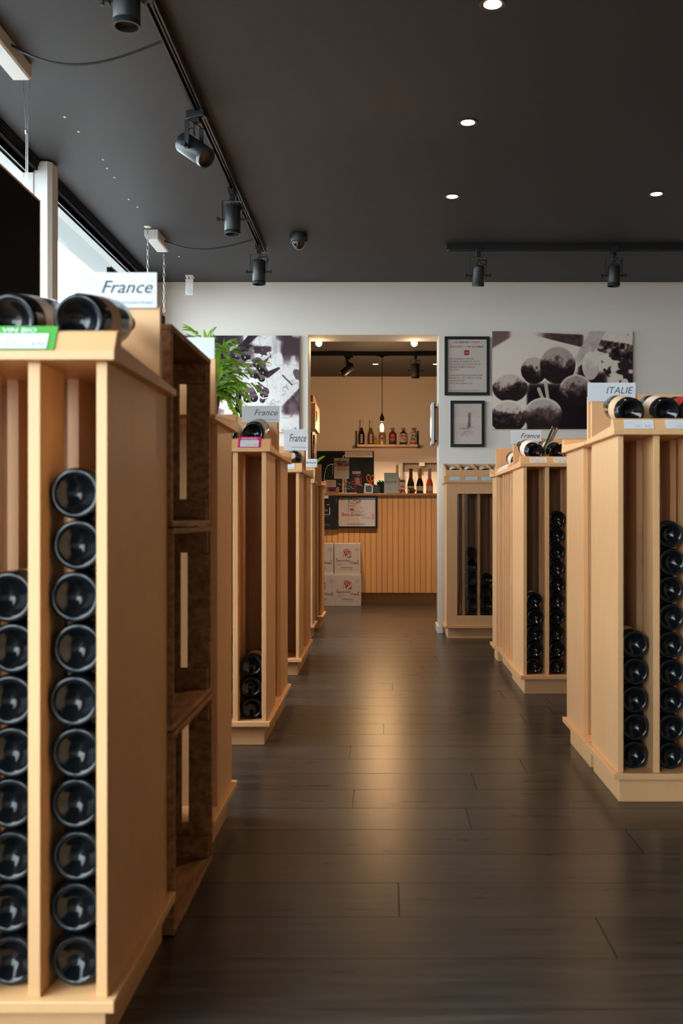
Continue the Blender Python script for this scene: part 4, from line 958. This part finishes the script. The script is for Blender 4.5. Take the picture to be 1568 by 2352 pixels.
# card readers
def reader(px0, px1, py, D, label, m_, screen=None, depth=.05, slope=3):
    t = thing('card_reader', P((px0+px1)/2, 1133, D), label, 'card reader'); t.location.z = z0; ORG[t.name] = t.location.copy()
    a, b = XX(px0,D), XX(px1,D); zt = ZZ(py,D); h = zt-z0; w_ = b-a
    MB().prism([(a+.03*w_,z0),(a,z0+.2*h),(a+.06*w_,zt-.08*h),(a+.14*w_,zt),(a+.72*w_,zt-.10*h),(b-.02*w_,zt-.25*h),(b,z0+.25*h),(b-.06*w_,z0)], lambda p_,q_,s: (p_,s,q_), D, D+depth).build('casing', m_, t, bevel=.004)
    if screen: MB().box(a+.2*w_, b-.18*w_, D-.003, D+.001, z0+.16*h, z0+.78*h).build('screen', screen, t, bevel=.001)
reader(818, 835, 1113, 9.56, 'black rounded card reader left of the white terminal', mat('reader_black', (.02,.018,.016), .35))
reader(835.5, 857, 1110.5, 9.54, 'white payment terminal with a blue-grey screen', WHITE, SCREENM)
MB_ = None
reader(856, 873, 1112, 9.57, 'black rounded card reader right of the white terminal', mat('reader_black2', (.014,.014,.016), .25), mat('dark_screen', (.02,.018,.018), .15))
t = thing('charging_dock', (XX(874,9.64), 9.64, z0), 'black device with two green lights on the counter', 'device')
MB().prism([(XX(867,9.64),z0),(XX(865,9.64),ZZ(1109,9.64)),(XX(867,9.64),ZZ(1104.5,9.64)),(XX(871,9.64),ZZ(1103,9.64)),(XX(880,9.64),ZZ(1104,9.64)),(XX(882,9.64),ZZ(1108,9.64)),(XX(882,9.64),z0)], lambda p_,q_,s: (p_,s,q_), 9.62, 9.68).build('casing', BLACK, t, bevel=.003)
for px in (868.8, 875.2): MB().disc((XX(px,9.62), 9.618, ZZ(1105.6,9.62)), .0065, ry=.0045).build('green_light', mat('green_led', (.05,.6,.1), .4, emis=(.05,.9,.15), es=3), t)
# scissors in a cup
t = thing('pen_cup', (XX(853,9.72), 9.72, z0), 'dark cup standing behind the card readers', 'cup')
MB().lathe([(0,.026),(.002,.028),(.085,.030),(.087,.028),(.083,.026)], (XX(853,9.72), 9.72, z0), n=20).build('cup_body', mat('grey_cup', (.10,.09,.085), .5), t, smooth=True)
t = thing('scissors', (XX(850,9.71), 9.71, z0+.05), 'scissors with orange handles upright in the dark cup', 'scissors'); D = 9.71
def ring(cx, cy, rx, ry, tilt, stem):
    pts = []
    for i in range(19):
        a = 2*math.pi*i/18; u, v = rx*math.cos(a), ry*math.sin(a); pts.append(P(cx+u*math.cos(tilt)-v*math.sin(tilt), cy+u*math.sin(tilt)+v*math.cos(tilt), D))
    m = MB().tube(pts, .0055, 8); m.tube([P(*stem[0],D), P(*stem[1],D)], .007, 8); m.build('handle', ORANGE, t, smooth=True)
ring(846.2, 1098.5, 3.9, 8.0, -.2, ((847.5,1106),(850.5,1114))); ring(854.5, 1098.5, 3.8, 6.5, .15, ((854,1105),(851.5,1114)))
MB().prism([(0,0),(.006,0),(.003,-.07)], lambda a,b,s: (XX(850.5,D)+a-.003, s, ZZ(1114,D)+b), D-.001, D+.001).build('blades', CHROME, t)
# acrylic sign
t = thing('acrylic_sign', (XX(898,9.56), 9.56, z0), 'pale bluish sign sheet in a clear stand on the counter', 'sign'); D = 9.56
MB().box(XX(882,D), XX(915.5,D), D, D+.003, z0+.002, ZZ(1086,D)).build('sheet', mat('pale_blue_sheet', (.42,.52,.52), .5), t)
MB().box(XX(881.5,D), XX(916,D), D-.004, D-.001, z0, ZZ(1085.5,D)).build('clear_front', PANE, t)
MB().box(XX(880,D), XX(917,D), D-.02, D+.05, z0, z0+.003).build('foot', PANE, t)
q = MB(); ys = D-.001; 
def ta(mb, s, x0, x1, py, h, **k): add_text(mb, s, (XX(x0,D), ys, ZZ(py,D)), EX, EZ, width=XX(x1,D)-XX(x0,D), height=h/F*D, **k)
for a, b, yy in ((890,903,1093),(888,904,1096),(890,900,1120),(886,898,1124)): bar(q, XX(a,D), XX(b,D), ZZ(yy+.7,D), ZZ(yy,D), ys)
q.build('faint_lines', mat('faint_teal_ink', (.25,.32,.32), .6), t)
q = MB()
for cx_ in (886.5, 893, 900, 907.5): q.disc((XX(cx_,D), ys, ZZ(1107,D)), .0125, n=18)
q.build('faint_round_prints', mat('faint_mauve_ink', (.33,.29,.33), .6), t)
# jars
t = thing('sweet_jar', (XX(923,9.62), 9.62, z0), 'clear jar of red and pink sweets with a printed label', 'jar')
MB().lathe([(0,.034),(.004,.037),(.115,.037),(.13,.033),(.15,.033)], (XX(923.5,9.62), 9.62, z0), n=24, caps=False).build('glass', CLEAR, t, smooth=True)
MB().lathe([(.148,.035),(.165,.035),(.168,.020)], (XX(923.5,9.62), 9.62, z0), n=24).build('lid', CLEAR, t, smooth=True)
MB().box(XX(917,9.575), XX(930.5,9.575), 9.578, 9.580, ZZ(1124,9.575), ZZ(1101.5,9.575)).build('label_card', mat('pinkish_card', (.62,.50,.47), .6), t)
q = MB(); D = 9.576; bar(q, XX(918,D), XX(929,D), ZZ(1107,D), ZZ(1103,D), D); q.build('dark_heading', mat('plum_ink', (.10,.02,.08), .6), t)
q = MB(); bar(q, XX(919,D), XX(928,D), ZZ(1119,D), ZZ(1116.5,D), D); q.build('red_line', RED, t)
rs = random.Random(2); sw = None; cols = [mat('red_sweet', (.5,.02,.03), .3), mat('pink_sweet', (.65,.25,.30), .3), mat('white_sweet', (.7,.6,.55), .3), mat('dark_sweet', (.03,.08,.05), .3)]
for k in range(22):
    a, r_ = rs.uniform(0,6.28), .027*math.sqrt(rs.random()); c = (XX(923.5,9.62)+r_*math.cos(a), 9.62+r_*math.sin(a), z0+.010+.013*(k//7)+.002)
    tag(MB().lathe([(-.0078,.002),(-.005,.0065),(0,.0085),(.005,.0065),(.0078,.002)], c, n=10).build('sweet', cols[k % 4], None, smooth=True, org=c), 'small %s sweet in the clear jar' % ['red','pink','white','dark green'][k % 4], 'sweet', 'sweets in the clear jar, %s' % ['red','pink','white','dark green'][k % 4])
jc = (XX(945,9.66), 9.66, z0)
t = thing('cork_bowl', jc, 'round clear glass vase of dark corks on the counter', 'vase')
MB().lathe([(0,.026),(.006,.040),(.04,.053),(.07,.050),(.11,.036),(.14,.034),(.165,.044)], jc, n=28, caps=False).build('glass', CLEAR, t, smooth=True)
for k in range(30):
    a, r_ = rs.uniform(0,6.28), .036*math.sqrt(rs.random()); c = Vector((jc[0]+r_*math.cos(a), jc[1]+r_*math.sin(a), z0+.015+.009*(k//6))); d = Vector((rs.uniform(-1,1),rs.uniform(-1,1),rs.uniform(-.5,.5))).normalized()
    tag(MB().cyl(c-d*.010, c+d*.010, .0065, n=8).build('cork', [mat('dark_cork', (.05,.03,.015), .6), mat('brown_cork', (.22,.11,.05), .6)][k % 2], None, smooth=True, org=c), '%s cork in the round glass vase' % ['dark','brown'][k % 2], 'cork', '%s corks in the glass vase' % ['dark','brown'][k % 2])
# bottles on the counter
GOLD = mat('gold_foil', (.50,.26,.08), .35, metal=.6); BRG = mat('brown_gold_foil', (.16,.08,.03), .4, metal=.4)
PKF = mat('pink_foil', (.62,.36,.34), .4); ROSEG = mat('rose_wine_glass', (.75,.13,.06), .1, spec=.6); PALEG = mat('pale_rose_wine', (.62,.30,.10), .12, spec=.6)
for px, gl, fo, lb in ((943, GLASSK, BRG, 'sparkling bottle with brown gold foil behind the cork vase'), (964, GLASSK, GOLD, 'sparkling bottle with bright gold foil, middle of three'), (986, ROSEG, PKF, 'pink sparkling wine bottle with pink foil at the right jamb')):
    o = make_bottle('sparkling_bottle', lb, glass=gl, foil=fo, r=.034, h=.247, shoulder=.105, lz=(.03,.075), foil_len=.10, group='sparkling bottles on the counter', neck_r=.0155, lab=mat('ivory_label', (.70,.60,.48), .6)); o.location = (XX(px,9.72), 9.72, z0)
    if gl is ROSEG: MB().lathe([(.002,.0344),(.028,.0344)], n=30, caps=False).build('base_label', mat('pink_band', (.60,.18,.20), .4), o, smooth=True)
    else: MB().lathe([(.004,.0344),(.022,.0344)], n=30, caps=False).build('base_label', INK, o, smooth=True)
t = thing('rose_bottle', (XX(911.5,9.92), 9.92, z0), 'round-bellied pale rose bottle with tall white stopper on the counter', 'bottle')
MB().lathe([(0,.030),(.004,.034),(.04,.045),(.10,.0475),(.13,.044),(.16,.030),(.175,.016),(.19,.014),(.21,.014)], (XX(911.5,9.92),9.92,z0), n=30).build('glass_body', PALEG, t, smooth=True)
MB().lathe([(.192,.0155),(.196,.016),(.30,.0125),(.302,.006)], (XX(911.5,9.92),9.92,z0), n=20).build('capsule', mat('ivory_stopper', (.72,.60,.45), .4), t, smooth=True)

# ------------------------------------------------------------------ back wall shelf, board, niche
S0 = F/YB; wx = lambda px: XX(px, YB-.1); wz = lambda py: ZZ(py, YB-.1)
t = thing('wall_shelf', (wx(890), YB-.08, wz(1023)), 'narrow wooden wall shelf with black brackets and six bottles', 'shelf')
zs = wz(1021.5); MB().box(wx(820), wx(962), YB-.16, YB-.002, zs-.026, zs).build('shelf_board', WOOD, t, bevel=.002)
for px in (817.5, 960.5): MB().box(wx(px)-.012, wx(px)+.008, YB-.012, YB-.001, zs-.03, wz(988)).box(wx(px)-.012, wx(px)+.008, YB-.165, YB-.001, zs-.032, zs-.026).box(wx(px)-.012, wx(px)+.008, YB-.17, YB-.162, zs-.032, zs+.01).build('bracket', BLACK, t)
for k, px in enumerate((832,852,877,901,925,948)): MB().box(wx(px)-.03, wx(px)+.03, YB-.1625, YB-.1605, zs-.018, zs-.004).build('price_strip', PAPERW, t)
AMB = mat('amber_spirit_glass', (.22,.09,.03), .1, spec=.6); DRED = mat('dark_red_spirit', (.16,.015,.02), .1, spec=.6); YEL = mat('yellow_spirit', (.50,.34,.05), .12, spec=.6); CLR = mat('pale_spirit_glass', (.50,.42,.34), .1, spec=.6)
YS = YB-.085
for px, gl, lb in ((830, MAROON, 'tall dark bottle with cream neck at the left end of shelf'), (851.5, AMB, 'tall amber bottle with cream neck, second on the shelf')):
    o = make_bottle('spirit_bottle', lb, glass=gl, foil=mat('ivory_stopper', (.72,.60,.45), .4), r=.037, h=.285, shoulder=.125, lab=None, foil_len=.085, group='bottles on the wall shelf'); o.location = (XX(px,YS), YS, zs+.0005)
    q = MB()
    for k in range(7): q.box(-.012+.004*(k%2), .016-.003*(k%3), -.0385, -.0375, .018+.015*k, .029+.015*k)
    q.build('white_print', PAPERW, o)
def flask(px, label, gl, labm, txt, txm, cap=mat('smoky_stopper', (.30,.22,.17), .15, spec=.6), foot=None):
    t = thing('spirit_bottle', (XX(px,YS), YS, zs+.0005), label, 'bottle', 'bottles on the wall shelf'); o_ = t.location
    MB().lathe([(0,.036),(.004,.041),(.02,.042),(.125,.042),(.138,.039),(.147,.030),(.151,.018),(.165,.013),(.170,.013)], o_, n=30).build('glass_body', gl, t, smooth=True)
    MB().lathe([(.168,.011),(.170,.016),(.182,.018),(.186,.021),(.196,.021),(.199,.015)], o_, n=20).build('stopper', cap, t, smooth=True)
    if labm: MB().lathe([(.030,.0425),(.130,.0425)], o_, n=30, caps=False).build('paper_label', labm, t, smooth=True)
    if foot: MB().lathe([(.006,.0427),(.030,.0427)], o_, n=30, caps=False).build('foot_band', foot, t, smooth=True)
    q = MB()
    for k, w_ in enumerate(txt): add_text(q, w_, (o_.x, o_.y-.0435, o_.z+.086-.044*k), EX, EZ, width=.056, height=.034, anchor='c', bold=.03)
    q.build('lettering', txm, t)
flask(877, 'yellow bottle with a purple round label under the hanging bulb', YEL, None, (), INK)
t = [o for o in bpy.data.objects if o.get('label') == 'yellow bottle with a purple round label under the hanging bulb'][0]
MB().disc((t.location.x, YS-.0435, t.location.z+.095), .036, n=28, ry=.034).build('purple_label', mat('purple_label', (.15,.05,.24), .5), t); MB().disc((t.location.x, YS-.0445, t.location.z+.095), .018, n=20, ry=.012).build('label_centre', mat('peach_print', (.7,.5,.42), .5), t)
for ch in list(t.children):
    if ch.name.startswith('lettering'): bpy.data.objects.remove(ch)
flask(901, 'dark red squat bottle marked VR MH on the shelf', DRED, mat('brick_label', (.25,.03,.03), .5), ('VR','MH'), mat('pale_red_print', (.55,.16,.12), .5), foot=INK)
flask(925.5, 'squat bottle with white label marked BI TR in red', mat('black_cherry_glass', (.02,.008,.012), .1), PAPERW, ('BI','TR'), RED, foot=INK)
flask(949, 'squat pale bottle with white label marked JN PR', CLR, PAPERW, ('JN','PR'), INK, foot=mat('copper_band', (.42,.14,.05), .5))
t = thing('miniature_bottle', (XX(862.5,YS), YS, zs+.0005), 'miniature yellow bottle between amber and purple-labelled bottles', 'bottle', 'bottles on the wall shelf'); o_ = t.location
MB().lathe([(0,.016),(.003,.018),(.072,.018),(.080,.014),(.085,.009),(.095,.008)], o_, n=20).build('glass_body', YEL, t, smooth=True); MB().lathe([(.094,.009),(.114,.009)], o_, n=14).build('stopper', mat('ivory_stopper', (.72,.60,.45), .4), t, smooth=True)
# dark glossy board
t = thing('glossy_black_panel', (-.47, YB-.03, .9), 'large dark glossy panel on the far wall behind the counter', 'panel'); D = YB-.05
MB().box(XX(722.5,D), XX(858.5,D), D, YB-.001, .80, ZZ(1036,D)).build('panel_body', mat('blue_black_gloss', (.008,.012,.018), .6, spec=.12), t, bevel=.003)
MB().box(XX(820,D), XX(857,D), D-.004, D, .80, ZZ(1039,D)).build('door_leaf', mat('black_gloss', (.005,.007,.008), .6, spec=.12), t)
t = thing('paper_notice', (XX(824,D), D-.006, ZZ(1051,D)), 'long paper notice taped to the top of the dark panel', 'sign')
MB().box(XX(792,D), XX(855.5,D), D-.008, D-.0055, ZZ(1050.5,D), ZZ(1037,D)).build('sheet', mat('greyish_paper', (.50,.45,.45), .6), t)
ys = D-.009; q = MB()
def tn(mb, s, x0, x1, py, h, **k): add_text(mb, s, (XX(x0,D), ys, ZZ(py,D)), EX, EZ, width=XX(x1,D)-XX(x0,D), height=h/F*D, **k)
tn(q, 'Si vous avez des sacs, merci de le signaler', 794, 853, 1043, 1.5); tn(q, 'Merci', 820, 828, 1047, 1.5); q.build('lettering', INK, t)
# niche frame
t = thing('shallow_shelf_case', (.4, YB-.05, 1.0), 'shallow wall case with a dark outline behind the sparkling bottles', 'shelf'); D = YB-.09
xa, xb, za, zb = XX(925,D), .95, 1.0, ZZ(1063,D)
MB().box(xa, xb, D, YB-.001, zb-.005, zb).box(xa, xa+.006, D, YB-.001, za, zb).box(xb-.006, xb, D, YB-.001, za, zb).box(xa, xb, D, YB-.001, za, za+.005).build('case_frame', mat('dark_brown_metal', (.06,.03,.02), .4), t)
MB().box(xa+.006, xb-.006, YB-.006, YB-.001, za+.005, zb-.005).build('case_back', WALL_WARM, t)
MB().box(XX(962,D), XX(975,D), D-.003, D-.001, ZZ(1070.5,D), ZZ(1062,D)).build('price_label', PAPERW, t)
# frame on the far wall at the right jamb
t, ys = frame('framed_picture', XX(986.5,YB), XX(1040,YB), ZZ(1015,YB), ZZ(934,YB), YB-.001, .019, 'black framed picture on the far wall, cut by the right jamb', pm=mat('rose_paper', (.55,.42,.36), .6))
# pendant lamp
t = thing('pendant_lamp', (XX(877,10.07), 10.07, 2.47), 'bare filament bulb hanging on a long black cord over the counter', 'lamp'); D = 10.07; x_ = XX(877,D)
MB().box(x_-.06, x_+.05, D-.018, D+.018, 2.452, 2.476).box(x_-.02, x_+.02, D-.015, D+.015, 2.440, 2.452).build('track_adapter', TRACKB, t)
MB().tube([(x_+.004,D,2.445),(x_,D,2.2),(x_+.001,D,1.90),(x_,D,ZZ(950,D))], .0036, 8).build('cord', CABLE, t)
zt = ZZ(948,D); zb = ZZ(968,D)
MB().lathe([(0,.021),(.035,.022),(.05,.018),(.07,.009),(.088,.005)], (x_,D,zb), n=24).build('socket', mat('bronze_black', (.02,.016,.012), .4), t, smooth=True)
L = zb-ZZ(994,D)
MB().lathe([(0,.013),(-.02,.016),(-.05,.026),(-.075,.030),(-.095,.026),(-.108,.014),(-.114,.002)], (x_,D,zb), n=24, caps=False).build('bulb_glass', thin_glass('amber_bulb_glass', (1,.85,.6)), t, smooth=True)
MB().lathe([(-.020,.004),(-.035,.015),(-.07,.017),(-.088,.010)], (x_,D,zb), n=16).build('filament', mat('filament_glow', (1,.7,.3), .5, emis=(1,.60,.24), es=28), t, smooth=True)
l = bpy.data.lights.new('pendant_light', 'POINT'); l.energy = 105; l.color = WARMC; l.shadow_soft_size = .03
o = bpy.data.objects.new('pendant_light', l); C.objects.link(o); o.parent = t; o.location = (0,-.0, zb-.06-2.47)
# storage tower on the left of the back room
D = 8.35; xr = XX(722.5, D); t = thing('wall_cabinet', (-.9, 8.6, 1.54), 'pale wood box cabinet with a black handle at the left jamb', 'cabinet')
MB().box(-1.2, XX(724,D), D, 8.9, ZZ(984,D), ZZ(924,D)).build('cabinet_body', WOOD, t, bevel=.002)
MB().tube([(XX(724,D),D+.03,ZZ(944,D)),(XX(726.5,D),D+.03,ZZ(945,D)),(XX(726.5,D),D+.03,ZZ(966,D)),(XX(724,D),D+.03,ZZ(967,D))], .004, 6).build('handle', BLACK, t)
MB().box(-1.1, XX(723.5,D), D-.004, D-.001, ZZ(992,D), ZZ(978,D)).build('label_card', PAPERW, t)
q = MB(); 
for k in range(3): bar(q, XX(712,D), XX([719,718,722][k],D), ZZ(982.6+k*3.2,D), ZZ(981.4+k*3.2,D), D-.005)
q.build('print_lines', INK, t)
t = thing('dark_box', (-.9, 8.6, 1.80), 'dark brown box on top of the pale cabinet at the left jamb', 'box')
MB().box(-1.1, XX(718.5,D), D+.02, 8.8, ZZ(923.6,D), ZZ(905,D)).build('box_body', CRATE, t, bevel=.003)
t = thing('shelf_tower', (-.9, 8.6, 0), 'dark shelf unit with coloured packets below the pale cabinet', 'shelf')
xt = XX(717,D)
MB().box(-1.2, -1.18, D, 8.9, 0, ZZ(984.3,D)).box(xt-.012, xt, D, 8.9, 0, ZZ(984.3,D)).box(-1.18, xt-.012, 8.88, 8.9, 0, ZZ(984.3,D)).build('side_board', mat('dark_shelf', (.05,.025,.015), .5), t)
for k in range(6): MB().box(-1.18, xt-.012, D, 8.88, .05+.28*k, .065+.28*k).build('shelf_board', mat('dark_shelf', (.05,.025,.015), .5), t)
rs = random.Random(8); PC = [mat('packet_ochre', (.35,.20,.06), .6), mat('packet_brown', (.14,.07,.04), .6), mat('packet_red', (.35,.03,.03), .5), mat('packet_cream', (.55,.45,.35), .6)]
for k in range(7):
    zc = 1.25+.04*k; tag(MB().box(xt+.0005, xt+.014, D+.03+.012*k, D+.10+.012*k, zc, zc+.036).build('hanging_packet', PC[k % 4], None, org=(xt, D+.05, zc)), '%s packet hanging on the side of the dark shelf unit, %s' % (['ochre','brown','red','cream'][k % 4], 'upper one' if k > 3 else 'lower one'), 'packet', '%s packets on the dark shelf unit' % ['ochre','brown','red','cream'][k % 4])
# two unseen downlights added behind the lintel to brighten the back room
for (x, y) in ((-.4, 8.4), (.5, 8.4)):
    t = thing('downlight', (x, y, ZC), 'unseen ceiling light added before the counter to brighten the back room', 'ceiling light', 'unseen downlights added to brighten the back room')
    MB().lathe([(0,.0425),(-.003,.043),(-.0045,.040),(-.002,.029),(0,.028)], (x, y, ZC), n=32, caps=False).build('trim_ring', MATS['downlight_trim'], t, smooth=True)
    MB().lathe([(-.0022,.029),(-.0026,.002)], (x, y, ZC), n=24).build('lamp', MATS['downlight_glow'], t)
    l = bpy.data.lights.new('downlight_beam', 'SPOT'); l.energy = 170; l.color = WARMC; l.spot_size = math.radians(98); l.spot_blend = .8; l.shadow_soft_size = .03
    o = bpy.data.objects.new('downlight_beam', l); C.objects.link(o); o.parent = t; o.location = (0,0,-.03)
